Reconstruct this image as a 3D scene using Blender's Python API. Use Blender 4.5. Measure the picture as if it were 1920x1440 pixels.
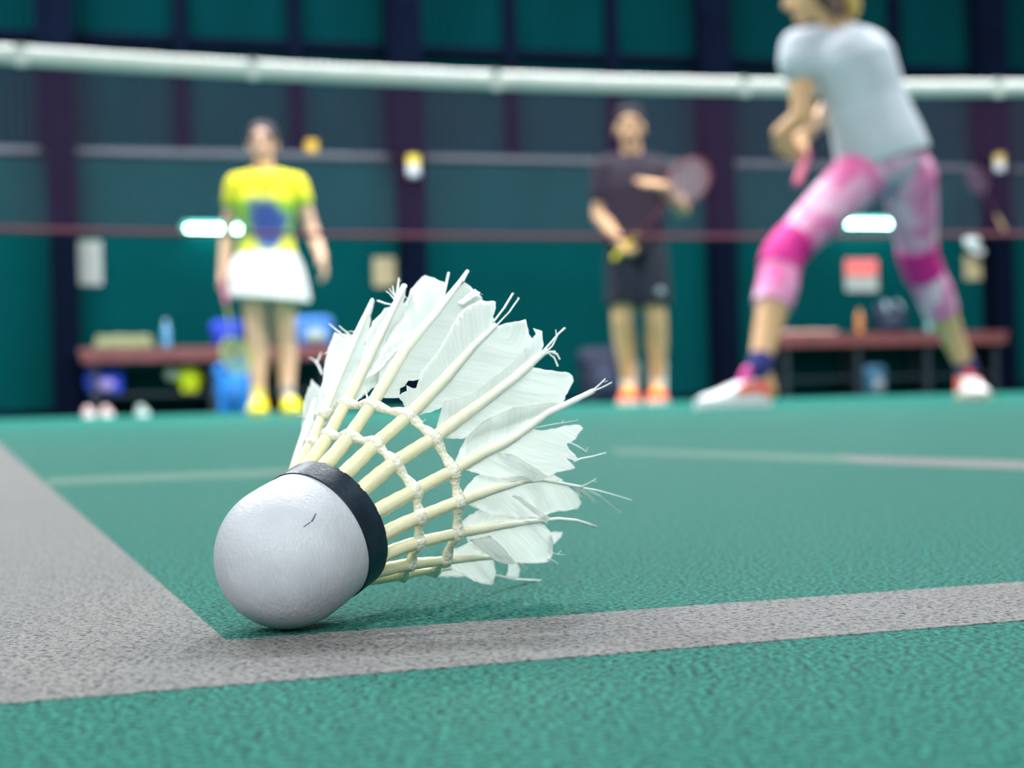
import bpy, bmesh, math, random
from mathutils import Vector, Matrix, geometry, noise
from math import sin, cos, pi, radians, sqrt

for o in list(bpy.data.objects):
    bpy.data.objects.remove(o)
S = bpy.context.scene
COL = S.collection
random.seed(7)

# ------------------------------------------------------------------ camera
F = 2700.0                      # focal length in pixels of the 1920 x 1440 frame
H = 0.04085                     # the phone stands almost on the floor
PITCH = math.atan(32 / F)
ROLL = radians(1.49)
fw = Vector((0, cos(PITCH), sin(PITCH)))
r0 = Vector((1, 0, 0))
u0 = Vector((0, -sin(PITCH), cos(PITCH)))
RI = r0 * cos(ROLL) - u0 * sin(ROLL)
UP = r0 * sin(ROLL) + u0 * cos(ROLL)
CAM = Vector((0, 0, H))
cd = bpy.data.cameras.new('camera')
cam = bpy.data.objects.new('camera', cd)
COL.objects.link(cam)
cam.matrix_world = Matrix(((RI.x, UP.x, -fw.x, 0), (RI.y, UP.y, -fw.y, 0), (RI.z, UP.z, -fw.z, H), (0, 0, 0, 1)))
cd.sensor_width = 36
cd.lens = 36 * F / 1920
cd.clip_start = 0.005
cd.clip_end = 200
cd.dof.use_dof = True
cd.dof.focus_distance = 0.268
cd.dof.aperture_fstop = cd.lens / 2.9
S.camera = cam

# ------------------------------------------------------------------ light
W = bpy.data.worlds.new('hall_air')
S.world = W
W.use_nodes = True
W.node_tree.nodes['Background'].inputs[0].default_value = (0.90, 0.96, 1.0, 1)
W.node_tree.nodes['Background'].inputs[1].default_value = 0.26
S.view_settings.view_transform = 'Standard'
S.view_settings.look = 'None'
S.view_settings.gamma = 1.0
S.view_settings.use_curve_mapping = False
S.view_settings.exposure = 0.0


def lamp(x, y, z, sx, sy, power, col=(0.93, 0.98, 1.0), rz=0.0):
    l = bpy.data.lights.new('hall_lamp', 'AREA')
    l.shape = 'RECTANGLE'
    l.size = sx
    l.size_y = sy
    l.energy = power
    l.color = col
    o = bpy.data.objects.new('hall_lamp', l)
    COL.objects.link(o)
    o.location = (x, y, z)
    o.rotation_euler = (0, 0, rz)


for yy, pw in ((-12.0, 430), (-7.5, 400), (-2.5, 60), (2.5, 45), (6.5, 580), (9.6, 520)):
    for xx in (-5.2, -0.4, 4.6):
        lamp(xx + 0.1 * yy, yy, 6.4, 2.4, 0.5, pw, rz=radians(15))


# ------------------------------------------------------------------ pixel helpers
def ray(x, y):
    d = RI * ((x - 960) / F) - UP * ((y - 720) / F) + fw
    return d


def at(x, y, Y):
    d = ray(x, y)
    return CAM + d * (Y / d.y)


def on_floor(x, y, z=0.0):
    d = ray(x, y)
    return CAM + d * ((z - H) / d.z)


COURT = math.atan(0.27)
WD = Vector((cos(COURT), sin(COURT), 0))     # along the net and the wall
WN = Vector((sin(COURT), -cos(COURT), 0))    # towards the camera
WALL0 = Vector((0, 13.0, 0))
NET0 = Vector((0, 6.4, 0))


def on_plane(x, y, p0, n):
    d = ray(x, y)
    return CAM + d * ((p0 - CAM).dot(n) / d.dot(n))


def wall_sz(x, y, off=0.0):
    p = on_plane(x, y, WALL0 + WN * off, WN)
    q = p - WALL0
    return q.dot(WD), p.z


def wall_pt(s, z, off=0.0):
    return WALL0 + WD * s + WN * off + Vector((0, 0, z))


# ------------------------------------------------------------------ materials
def lin(c):
    return tuple(((v / 255 / 12.92) if v / 255 <= 0.04045 else ((v / 255 + 0.055) / 1.055) ** 2.4) for v in c[:3]) + (1,)


MATS = {}


def mat(name, rgb, rough=0.6, var=0.06, scale=30.0, bump=0.0, spec=0.5, metal=0.0, bscale=None):
    """plain procedural surface: colour with a little noise in it, optional fine bump"""
    if name in MATS:
        return MATS[name]
    m = bpy.data.materials.new(name)
    m.use_nodes = True
    nt = m.node_tree
    b = nt.nodes['Principled BSDF']
    tc = nt.nodes.new('ShaderNodeTexCoord')
    nz = nt.nodes.new('ShaderNodeTexNoise')
    nz.inputs['Scale'].default_value = scale
    nz.inputs['Detail'].default_value = 4
    nt.links.new(tc.outputs['Object'], nz.inputs['Vector'])
    rp = nt.nodes.new('ShaderNodeValToRGB')
    c = lin(rgb)
    rp.color_ramp.elements[0].position = 0.3
    rp.color_ramp.elements[1].position = 0.7
    rp.color_ramp.elements[0].color = tuple(max(0, v * (1 - var)) for v in c[:3]) + (1,)
    rp.color_ramp.elements[1].color = tuple(min(1, v * (1 + var)) for v in c[:3]) + (1,)
    nt.links.new(nz.outputs['Fac'], rp.inputs['Fac'])
    nt.links.new(rp.outputs['Color'], b.inputs['Base Color'])
    b.inputs['Roughness'].default_value = rough
    b.inputs['Metallic'].default_value = metal
    b.inputs['Specular IOR Level'].default_value = spec
    if bump:
        n2 = nt.nodes.new('ShaderNodeTexNoise')
        n2.inputs['Scale'].default_value = bscale or scale * 4
        nt.links.new(tc.outputs['Object'], n2.inputs['Vector'])
        bp = nt.nodes.new('ShaderNodeBump')
        bp.inputs['Strength'].default_value = bump
        bp.inputs['Distance'].default_value = 0.005
        nt.links.new(n2.outputs['Fac'], bp.inputs['Height'])
        nt.links.new(bp.outputs['Normal'], b.inputs['Normal'])
    MATS[name] = m
    return m


def grain_mat(name, rgb, rgb2, rough, depth, spec=0.5, dirt=None, fine=900.0, ramp=(0.36, 0.62)):
    """embossed sports mat: pebbled grain under a sealed colour"""
    m = bpy.data.materials.new(name)
    m.use_nodes = True
    nt = m.node_tree
    N, L = nt.nodes, nt.links
    b = N['Principled BSDF']
    tc = N.new('ShaderNodeTexCoord')
    n1 = N.new('ShaderNodeTexNoise')
    n1.inputs['Scale'].default_value = fine
    n1.inputs['Detail'].default_value = 2.5
    n1.inputs['Roughness'].default_value = 0.55
    L.new(tc.outputs['Object'], n1.inputs['Vector'])
    r1 = N.new('ShaderNodeValToRGB')
    r1.color_ramp.elements[0].position = ramp[0]
    r1.color_ramp.elements[1].position = ramp[1]
    L.new(n1.outputs['Fac'], r1.inputs['Fac'])
    mx = N.new('ShaderNodeMix')
    mx.data_type = 'RGBA'
    mx.inputs['A'].default_value = lin(rgb2)
    mx.inputs['B'].default_value = lin(rgb)
    L.new(r1.outputs['Color'], mx.inputs['Factor'])
    src = mx.outputs['Result']
    if dirt:
        n3 = N.new('ShaderNodeTexNoise')
        n3.inputs['Scale'].default_value = dirt[1]
        n3.inputs['Detail'].default_value = 5
        n3.inputs['Distortion'].default_value = 1.2
        mp = N.new('ShaderNodeMapping')
        mp.inputs['Scale'].default_value = (1, 0.35, 1)
        L.new(tc.outputs['Object'], mp.inputs['Vector'])
        L.new(mp.outputs['Vector'], n3.inputs['Vector'])
        r3 = N.new('ShaderNodeValToRGB')
        r3.color_ramp.elements[0].position = 0.38
        r3.color_ramp.elements[1].position = 0.72
        L.new(n3.outputs['Fac'], r3.inputs['Fac'])
        m2 = N.new('ShaderNodeMix')
        m2.data_type = 'RGBA'
        m2.inputs['B'].default_value = lin(dirt[0])
        fm = N.new('ShaderNodeMath')
        fm.operation = 'MULTIPLY'
        fm.inputs[1].default_value = dirt[2]
        L.new(r3.outputs['Color'], fm.inputs[0])
        L.new(fm.outputs[0], m2.inputs['Factor'])
        L.new(src, m2.inputs['A'])
        src = m2.outputs['Result']
    L.new(src, b.inputs['Base Color'])
    b.inputs['Roughness'].default_value = rough
    b.inputs['Specular IOR Level'].default_value = spec
    bp = N.new('ShaderNodeBump')
    bp.inputs['Strength'].default_value = 1.0
    bp.inputs['Distance'].default_value = depth
    L.new(n1.outputs['Fac'], bp.inputs['Height'])
    L.new(bp.outputs['Normal'], b.inputs['Normal'])
    return m


def glow_mat(name, rgb, strength):
    m = bpy.data.materials.new(name)
    m.use_nodes = True
    b = m.node_tree.nodes['Principled BSDF']
    b.inputs['Base Color'].default_value = lin(rgb)
    b.inputs['Emission Color'].default_value = lin(rgb)
    b.inputs['Emission Strength'].default_value = strength
    return m


# ------------------------------------------------------------------ mesh helpers
def finish(name, bm, m, parent=None, smooth=False):
    bmesh.ops.recalc_face_normals(bm, faces=bm.faces)
    me = bpy.data.meshes.new(name)
    bm.to_mesh(me)
    bm.free()
    o = bpy.data.objects.new(name, me)
    COL.objects.link(o)
    if m:
        me.materials.append(m)
    if smooth:
        for p in me.polygons:
            p.use_smooth = True
    if parent:
        o.parent = parent
    return o


def empty(name, loc=(0, 0, 0), rz=0.0):
    o = bpy.data.objects.new(name, None)
    COL.objects.link(o)
    o.empty_display_size = 0.1
    o.location = loc
    o.rotation_euler = (0, 0, rz)
    return o


def tag(o, label, cat, group=None):
    o['label'] = label
    o['category'] = cat
    if group:
        o['group'] = group
    return o


def box(bm, x0, x1, y0, y1, z0, z1, bev=0.0, M=None):
    vs = [bm.verts.new((x, y, z)) for x in (x0, x1) for y in (y0, y1) for z in (z0, z1)]
    fs = [bm.faces.new([vs[i] for i in q]) for q in ((0, 1, 3, 2), (4, 6, 7, 5), (0, 4, 5, 1), (2, 3, 7, 6), (0, 2, 6, 4), (1, 5, 7, 3))]
    if bev:
        es = list({e for f in fs for e in f.edges})
        r = bmesh.ops.bevel(bm, geom=es, offset=bev, segments=2, affect='EDGES', profile=0.7)
        vs = list({v for f in r['faces'] for v in f.verts} | {v for v in vs if v.is_valid})
    if M is not None:
        for v in vs:
            if v.is_valid:
                v.co = M @ v.co
    return vs


def basis(d, hint=Vector((0, 0, 1))):
    d = d.normalized()
    a = d.cross(hint)
    if a.length < 1e-4:
        a = d.cross(Vector((1, 0, 0)))
    a.normalize()
    return a, a.cross(d).normalized(), d


def ring_loft(bm, rings, cap=True):
    n = len(rings[0])
    R = [[bm.verts.new(p) for p in r] for r in rings]
    for a, b in zip(R, R[1:]):
        for i in range(n):
            bm.faces.new((a[i], a[(i + 1) % n], b[(i + 1) % n], b[i]))
    if cap:
        bm.faces.new(R[0][::-1])
        bm.faces.new(R[-1])
    return R


def tube(bm, pts, rad, seg=8, squash=None, hint=Vector((0, 0, 1))):
    """tube along a polyline; rad is a number or one radius for each point"""
    pts = [Vector(p) for p in pts]
    if not hasattr(rad, '__len__'):
        rad = [rad] * len(pts)
    rings = []
    for i, p in enumerate(pts):
        d = (pts[min(i + 1, len(pts) - 1)] - pts[max(i - 1, 0)])
        a, b, _ = basis(d, hint)
        k = squash or 1.0
        rings.append([p + a * (rad[i] * cos(t)) + b * (rad[i] * k * sin(t)) for t in [2 * pi * j / seg for j in range(seg)]])
    ring_loft(bm, rings)


def capsule(bm, p0, ra, p1, rb, seg=14):
    p0, p1 = Vector(p0), Vector(p1)
    a, b, d = basis(p1 - p0)
    rings = []
    for k in (-80, -55, -30, 0):
        rings.append((p0 + d * (ra * sin(radians(k))), ra * cos(radians(k))))
    for k in (0, 30, 55, 80):
        rings.append((p1 + d * (rb * sin(radians(k))), rb * cos(radians(k))))
    ring_loft(bm, [[c + a * (r * cos(t)) + b * (r * sin(t)) for t in [2 * pi * j / seg for j in range(seg)]] for c, r in rings])


def ellipsoid(bm, c, rx, ry, rz, ax=None, ay=None, az=None, u=14, v=9):
    c = Vector(c)
    ax = ax or Vector((1, 0, 0))
    ay = ay or Vector((0, 1, 0))
    az = az or Vector((0, 0, 1))
    rings = []
    for k in range(1, v):
        ph = -pi / 2 + pi * k / v
        rings.append([c + az * (rz * sin(ph)) + ax * (rx * cos(ph) * cos(t)) + ay * (ry * cos(ph) * sin(t)) for t in [2 * pi * j / u for j in range(u)]])
    ring_loft(bm, rings)


def remeshed(name, bm, m, parent=None, voxel=0.006, smooth=6, factor=0.5, thick=None):
    """fuse the overlapping shapes of bm into one continuous skin"""
    bmesh.ops.recalc_face_normals(bm, faces=bm.faces)
    me = bpy.data.meshes.new('tmp')
    bm.to_mesh(me)
    bm.free()
    o = bpy.data.objects.new('tmp', me)
    COL.objects.link(o)
    md = o.modifiers.new('r', 'REMESH')
    md.mode = 'VOXEL'
    md.voxel_size = voxel
    sm = o.modifiers.new('s', 'SMOOTH')
    sm.iterations = smooth
    sm.factor = factor
    dg = bpy.context.evaluated_depsgraph_get()
    dg.update()
    nm = bpy.data.meshes.new_from_object(o.evaluated_get(dg))
    nm.name = name
    bpy.data.objects.remove(o)
    bpy.data.meshes.remove(me)
    nm.materials.clear()
    nm.materials.append(m)
    for p in nm.polygons:
        p.use_smooth = True
    r = bpy.data.objects.new(name, nm)
    COL.objects.link(r)
    if parent:
        r.parent = parent
    return r


# ------------------------------------------------------------------ floor and court lines
GREEN = grain_mat('court_green', (60, 168, 148), (0, 52, 50), 0.5, 0.0036, 0.07, ((60, 118, 116), 2.2, 0.25), ramp=(0.36, 0.68))
LINE = grain_mat('line_paint', (148, 145, 142), (38, 42, 50), 0.40, 0.0030, 0.22, ((112, 116, 122), 9.0, 0.4), ramp=(0.34, 0.50))
WORN = grain_mat('worn_line_paint', (124, 160, 142), (40, 90, 78), 0.5, 0.0026, 0.07, ramp=(0.36, 0.6))

bm = bmesh.new()
vs = [bm.verts.new(p) for p in ((-22, -8, 0), (22, -8, 0), (22, 24, 0), (-22, 24, 0))]
bm.faces.new(vs)
floor = finish('floor', bm, GREEN)
floor['kind'] = 'structure'


def line_piece(poly, m=LINE, z=0.00014):
    bm = bmesh.new()
    lo = [bm.verts.new((p.x, p.y, 0.00002)) for p in poly]
    hi = [bm.verts.new((p.x, p.y, z)) for p in poly]
    bm.faces.new(hi)
    n = len(poly)
    for i in range(n):
        bm.faces.new((lo[i], lo[(i + 1) % n], hi[(i + 1) % n], hi[i]))
    return finish('court_line', bm, m, floor)


def ext(a, b, t):
    return a + (b - a) * t


cA = on_floor(424, 1201)
far = on_floor(0, 833)
dl = (far - cA).normalized()
pl = Vector((-dl.y, dl.x, 0))
bA, bB = on_floor(0, 1321), on_floor(1920, 1164)
tB = on_floor(1920, 1091)
# the cross line, then the wide line that runs away to the left
line_piece([ext(bA, bB, -1.5), ext(bA, bB, 6), ext(cA, tB, 6.0), cA, cA + pl * 0.075, ext(bA, bB, -1.5) + dl * 0.02])
line_piece([cA, cA + dl * 6, cA + dl * 6 + pl * 0.075, cA + pl * 0.075], z=0.00012)
q = [on_floor(1150, 842), on_floor(1920, 865), on_floor(1920, 880), on_floor(1150, 850)]
line_piece([ext(q[0], q[1], 0.62), ext(q[0], q[1], 1.6), ext(q[3], q[2], 1.6), ext(q[3], q[2], 0.70)])
line_piece([q[0], ext(q[0], q[1], 0.62), ext(q[3], q[2], 0.70), q[3]], WORN)
q = [on_floor(90, 897), on_floor(560, 879), on_floor(560, 890), on_floor(90, 909)]
line_piece(q, WORN)

# ------------------------------------------------------------------ back wall
WALLG = mat('wall_green_paint', (0, 54, 57), 0.8, 0.10, 1.5, spec=0.02)
WALLU = mat('upper_cladding_teal', (0, 44, 49), 0.8, 0.12, 1.2, spec=0.02)
STEEL = mat('column_navy_paint', (5, 11, 27), 0.8, 0.15, 6.0, spec=0.02)
LEDGE = mat('ledge_grey_paint', (84, 88, 96), 0.6, 0.1, 5.0)
LEDGE_Z = 2.20
colpx = [128, 785, 1350, 1862]
cols = [wall_sz(x, 777 - 0.026 * x)[0] for x in colpx]
pitch = (cols[3] - cols[0]) / 3
cols = [cols[0] + pitch * k for k in range(-4, 8)]
s_lo, s_hi = cols[0], cols[-1]

# lower flat sheets and the upper ribbed sheets, one pair for each bay
bm = bmesh.new()
box(bm, s_lo, s_hi, 0.10, 0.22, 0, 6.6)
wall = finish('wall_back', bm, WALLU)
wall.location = WALL0
wall.rotation_euler = (0, 0, COURT)
wall['kind'] = 'structure'


def wpart(name, bm, m, smooth=False):
    return finish(name, bm, m, wall, smooth)


proto = {}
for i in range(len(cols) - 1):
    a, b = cols[i], cols[i + 1]
    # lower sheet
    bm = bmesh.new()
    box(bm, 0.004, pitch - 0.004, -0.02, 0.10, 0.06, LEDGE_Z, 0.004)
    o = wpart('lower_panel', bm, WALLG) if 'lo' not in proto else bpy.data.objects.new('lower_panel', proto['lo'])
    if 'lo' not in proto:
        proto['lo'] = o.data
    else:
        bm.free()
        COL.objects.link(o)
        o.parent = wall
    o.location = (a, 0, 0)
    # kick board and ledge
    bm = bmesh.new()
    box(bm, a + 0.004, b - 0.004, -0.035, 0.10, 0.0, 0.07, 0.004)
    wpart('kick_board', bm, STEEL)
    bm = bmesh.new()
    box(bm, a, b, -0.045, 0.11, LEDGE_Z + 0.001, LEDGE_Z + 0.05, 0.004)
    wpart('ledge', bm, LEDGE)
    for k in range(3):
        # ribbed sheet between two studs
        bm = bmesh.new()
        w = pitch / 3
        n = 13
        prof = []
        for j in range(n):
            x0 = w * j / n
            prof += [(x0, 0.085), (x0 + w / n * 0.25, 0.06), (x0 + w / n * 0.5, 0.06), (x0 + w / n * 0.75, 0.085)]
        prof.append((w, 0.085))
        rows = []
        for z in (LEDGE_Z + 0.052, 6.6):
            rows.append([bm.verts.new((x, y, z)) for x, y in prof])
        for j in range(len(prof) - 1):
            bm.faces.new((rows[0][j], rows[0][j + 1], rows[1][j + 1], rows[1][j]))
        if 'up' not in proto:
            o = wpart('ribbed_panel', bm, WALLU)
            proto['up'] = o.data
        else:
            bm.free()
            o = bpy.data.objects.new('ribbed_panel', proto['up'])
            COL.objects.link(o)
            o.parent = wall
        o.location = (a + w * k, 0, 0)
        if k:
            bm = bmesh.new()
            box(bm, a + w * k - 0.055, a + w * k + 0.055, -0.02, 0.07, LEDGE_Z + 0.052, 6.6)
            wpart('stud', bm, STEEL)
    bm = bmesh.new()
    box(bm, a, b, 0.0, 0.065, 3.15, 3.23)
    wpart('rail', bm, STEEL)
    bm = bmesh.new()
    box(bm, a, b, -0.03, 0.065, 4.64, 4.75)
    wpart('rail', bm, STEEL)

for i, s in enumerate(cols):
    # H-section column: two flanges and a web; above the ledge a block that reaches further left
    bm = bmesh.new()
    box(bm, -0.11, 0.11, -0.25, -0.235, 0, 6.6)
    box(bm, -0.11, 0.11, -0.05, -0.035, 0, 6.6)
    box(bm, -0.008, 0.008, -0.235, -0.05, 0, 6.6)
    box(bm, -0.19, 0.11, -0.234, -0.05, LEDGE_Z + 0.06, 6.6)
    box(bm, -0.16, 0.16, -0.29, -0.02, 0, 0.02)
    c = finish('trim_%d' % (i + 1), bm, STEEL)
    c.location = WALL0 + WD * s
    c.rotation_euler = (0, 0, COURT)
    c['kind'] = 'structure'

# ------------------------------------------------------------------ things on and along the wall
PAPER = mat('paper_white', (196, 198, 196), 0.8, 0.05, 8)
BEIGE = mat('paper_beige', (206, 188, 150), 0.8, 0.05, 8)
REDP = mat('print_red', (214, 92, 92), 0.7, 0.05, 8)
INK = mat('print_grey', (120, 124, 128), 0.8, 0.05, 8)


def wall_thing(name, s, z, off, label, cat, group=None):
    o = empty(name, wall_pt(s, z, off), COURT)
    return tag(o, label, cat, group)


def flat(name, parent, x0, x1, z0, z1, y, m, th=0.004):
    bm = bmesh.new()
    box(bm, x0, x1, y - th, y, z0, z1)
    return finish(name, bm, m, parent)


def sheet(x0, y0, x1, y1, label, m, lines=None, col_off=0.02):
    sa, za = wall_sz((x0 + x1) / 2, y1, col_off)
    sb, zb = wall_sz((x0 + x1) / 2, y0, col_off)
    w = wall_sz(x1, y1, col_off)[0] - wall_sz(x0, y1, col_off)[0]
    h = zb - za
    o = wall_thing('wall_notice', sa, za, col_off + 0.001, label, 'notice')
    bm = bmesh.new()
    # a sheet with slightly lifted corners
    nx = 6
    rows = []
    for j in range(7):
        rows.append([bm.verts.new((-w / 2 + w * i / nx, -0.002 - 0.006 * ((abs(i - nx / 2) / (nx / 2)) * (abs(j - 3) / 3)) ** 2, h * j / 6)) for i in range(nx + 1)])
    for j in range(6):
        for i in range(nx):
            bm.faces.new((rows[j][i], rows[j][i + 1], rows[j + 1][i + 1], rows[j + 1][i]))
    bmesh.ops.solidify(bm, geom=bm.faces[:], thickness=0.0008)
    finish('paper', bm, m, o)
    return o, w, h


n1, w, h = sheet(131, 451, 192, 534, 'plain white paper notice beside the far left column', PAPER)
n2, w, h = sheet(701, 483, 742, 537, 'small beige paper notice left of the middle column', BEIGE)
n3, w, h = sheet(1585, 486, 1646, 546, 'red and white square sign seen between the legs in pink leggings', PAPER)
flat('red_header', n3, -w * 0.49, w * 0.49, h * 0.50, h * 0.985, -0.010, REDP, 0.001)
n4, w, h = sheet(1808, 478, 1840, 524, 'narrow beige paper notice near the far right column', BEIGE)

# white cap hanging above the beige notice
s, z = wall_sz(1818, 460, 0.02)
o = wall_thing('cap', s, z, 0.06, 'white cap hanging on the wall above the narrow beige notice', 'cap')
bm = bmesh.new()
ellipsoid(bm, (0, 0, 0.03), 0.085, 0.06, 0.075)
finish('crown', bm, mat('cap_cotton', (205, 212, 214), 0.85), o, True)
bm = bmesh.new()
rings = []
for k in range(7):
    t = -1 + 2 * k / 6
    rings.append([Vector((0.075 * t + 0.03, -0.02 - 0.02 * (1 - t * t), -0.03)), Vector((0.075 * t + 0.05, -0.03 - 0.03 * (1 - t * t), -0.03 - 0.075 * (1 - 0.5 * t * t)))])
V = [[bm.verts.new(p) for p in r] for r in rings]
for a, b in zip(V, V[1:]):
    bm.faces.new((a[0], b[0], b[1], a[1]))
bmesh.ops.solidify(bm, geom=bm.faces[:], thickness=0.004)
finish('peak', bm, mat('cap_cotton', (205, 212, 214), 0.85), o, True)


def round_fixture(x, y, r, label):
    s, z = wall_sz(x, y, 0.02)
    o = wall_thing('wall_fan', s, z, 0.02, label, 'fan')
    m = mat('fan_plastic', (186, 190, 182), 0.5)
    bm = bmesh.new()
    tube(bm, [(0, 0, 0), (0, -0.05, 0)], r * 0.35, 14)
    finish('motor', bm, m, o, True)
    bm = bmesh.new()
    for rr in (1.0, 0.8, 0.6, 0.4):
        pts = [(r * rr * cos(t), -0.07 - 0.02 * (1 - rr), r * rr * sin(t)) for t in [2 * pi * j / 24 for j in range(25)]]
        tube(bm, pts, 0.006, 5)
    for k in range(8):
        t = pi * 2 * k / 8
        tube(bm, [(0, -0.09, 0), (r * cos(t), -0.07, r * sin(t))], 0.005, 5)
    finish('guard', bm, m, o, True)
    for k in range(4):
        t = pi / 2 * k + 0.3
        bm = bmesh.new()
        c, d = Vector((cos(t), 0, sin(t))), Vector((-sin(t), 0.25, cos(t)))
        vs = [bm.verts.new(p) for p in (c * 0.02 - d * 0.02 + Vector((0, -0.06, 0)), c * r * 0.9 - d * 0.045 + Vector((0, -0.06, 0)), c * r * 0.9 + d * 0.045 + Vector((0, -0.06, 0)), c * 0.02 + d * 0.02 + Vector((0, -0.06, 0)))]
        bm.faces.new(vs)
        bmesh.ops.solidify(bm, geom=bm.faces[:], thickness=0.003)
        finish('blade', bm, m, o)
    bm = bmesh.new()
    box(bm, -0.06, 0.06, -0.05, -0.001, -r - 0.075, -r - 0.01, 0.008)
    finish('mount', bm, m, o)
    return o


round_fixture(1873, 524, 0.085, 'small pale wall fan right of the narrow beige notice')
round_fixture(775, 529, 0.075, 'small grey wall fan low on the middle column')

# strip lamps
HOUS = mat('lamp_housing', (120, 190, 180), 0.5)
TUBE = glow_mat('tube_glow', (170, 255, 240), 40.0)


def strip_lamp(x0, x1, y, label):
    s0, z0 = wall_sz(x0, y, 0.05)
    s1, z1 = wall_sz(x1, y, 0.05)
    L = s1 - s0
    o = wall_thing('strip_lamp', (s0 + s1) / 2, (z0 + z1) / 2, 0.055, label, 'lamp')
    bm = bmesh.new()
    box(bm, -L / 2, L / 2, -0.05, 0, 0.02, 0.06, 0.006)
    finish('housing', bm, HOUS, o)
    bm = bmesh.new()
    tube(bm, [(-L / 2 + 0.02, -0.06, 0), (L / 2 - 0.02, -0.06, 0)], 0.02, 12)
    finish('tube', bm, TUBE, o, True)
    for sgn in (-1, 1):
        bm = bmesh.new()
        box(bm, sgn * L / 2 - 0.02, sgn * L / 2 + 0.02, -0.085, 0, -0.026, 0.045, 0.005)
        finish('end_cap', bm, HOUS, o)


strip_lamp(345, 480, 431, 'glowing strip lamp on the wall beside the yellow shirt')
strip_lamp(1560, 1690, 421, 'glowing strip lamp seen between the legs in pink leggings')

# benches
WOOD = mat('bench_wood', (104, 54, 56), 0.5, 0.25, 7.0)
WOODL = mat('bench_wood_pale', (190, 140, 126), 0.5, 0.2, 7.0)
DARK = mat('bench_dark_steel', (22, 30, 42), 0.6)


def bench(x0, x1, y, label, off=0.42):
    s0, z0 = wall_sz(x0, y, off)
    s1, z1 = wall_sz(x1, y, off)
    L = s1 - s0
    top = (z0 + z1) / 2
    o = empty('bench', wall_pt((s0 + s1) / 2, 0, off), COURT)
    tag(o, label, 'bench')
    for k in range(3):
        bm = bmesh.new()
        y0 = -0.02 + 0.125 * k
        box(bm, -L / 2, L / 2, y0, y0 + 0.115, top - 0.055, top, 0.008)
        finish('seat_plank', bm, WOOD, o)
    bm = bmesh.new()
    box(bm, -L / 2 + 0.02, L / 2 - 0.02, -0.018, 0.0, top - 0.115, top - 0.057, 0.004)
    finish('apron', bm, WOOD, o)
    n = max(2, round(L / 0.9) + 1)
    for k in range(n):
        x = -L / 2 + 0.12 + (L - 0.24) * k / (n - 1)
        for y0 in (0.01, 0.29):
            bm = bmesh.new()
            box(bm, x - 0.025, x + 0.025, y0, y0 + 0.05, 0, top - 0.056, 0.004)
            finish('leg', bm, DARK, o)
        bm = bmesh.new()
        box(bm, x - 0.018, x + 0.018, 0.061, 0.289, 0.12, 0.16, 0.004)
        finish('stretcher', bm, DARK, o)
    bm = bmesh.new()
    box(bm, -L / 2 + 0.10, L / 2 - 0.10, 0.065, 0.285, 0.161, 0.185, 0.004)
    finish('foot_shelf', bm, DARK, o)
    return o, top, L


bl, tl, Ll = bench(147, 640, 650, 'long brown wooden bench behind the player in the yellow shirt')
br, tr, Lr = bench(1452, 1888, 624, 'long brown wooden bench behind the player in pink leggings')


def bench_pt(x, y, off):
    s, z = wall_sz(x, y, off)
    return s, z


# beige folded towel, bottle, bags
s, z = bench_pt(232, 640, 0.30)
towels = [(wall_thing('towel', s, tl, 0.30, 'beige folded towel lying on the left bench', 'towel'), 0.235, 3, ('towel_beige', (150, 150, 112))),
          (wall_thing('towel', bench_pt(1508, 620, 0.30)[0], tr, 0.30, 'pale pink folded towel lying on the right bench', 'towel'), 0.27, 1, ('towel_pink', (206, 160, 150)))]
for o, half, count, (mn, mc), k in [t + (k,) for t in towels for k in range(t[2])]:
    bm = bmesh.new()
    rings = []
    wv = half - 0.012 * k
    for j in range(9):
        x = -wv + 2 * wv * j / 8
        zt = 0.033 * k + 0.001 + 0.004 * sin(j * 1.7 + k)
        rings.append([Vector((x, y, zz)) for y, zz in ((-0.12, zt + 0.004 * (k == 0) * 0), (-0.135, zt + 0.016), (-0.12, zt + 0.031), (0.12, zt + 0.031), (0.13, zt + 0.016), (0.12, zt + 0.002))])
    for r in rings:
        for p in r:
            p.z = max(p.z, 0.0015)
    ring_loft(bm, rings)
    finish('fold', bm, mat(mn, mc, 0.95, 0.1, 40, 0.3), o, True)


def lathe(bm, prof, seg=18, c=Vector((0, 0, 0))):
    ring_loft(bm, [[c + Vector((r * cos(t), r * sin(t), z)) for t in [2 * pi * j / seg for j in range(seg)]] for r, z in prof])


def bottle(x, y, off, zb, label, col, capc):
    s, z = bench_pt(x, y, off)
    o = wall_thing('water_bottle', s, zb, off, label, 'bottle')
    bm = bmesh.new()
    lathe(bm, [(0.03, 0.001), (0.034, 0.006), (0.034, 0.07), (0.031, 0.075), (0.034, 0.08), (0.034, 0.15), (0.026, 0.178), (0.014, 0.19), (0.013, 0.205)])
    finish('body', bm, mat('bottle_' + label[:5], col, 0.25, spec=0.6), o, True)
    bm = bmesh.new()
    lathe(bm, [(0.016, 0.2055), (0.016, 0.225), (0.013, 0.228)])
    finish('bottle_cap', bm, mat('cap_' + label[:5], capc, 0.4), o, True)
    return o


bottle(312, 640, 0.32, tl, 'clear bluish plastic bottle standing on the left bench', (96, 150, 190), (180, 190, 220))
bottle(1612, 618, 0.32, tr, 'orange plastic bottle standing on the right bench left of the black backpack', (190, 120, 70), (200, 140, 90))
bottle(1742, 618, 0.32, tr, 'pale plastic bottle standing on the right bench', (110, 150, 150), (150, 170, 170))


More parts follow.
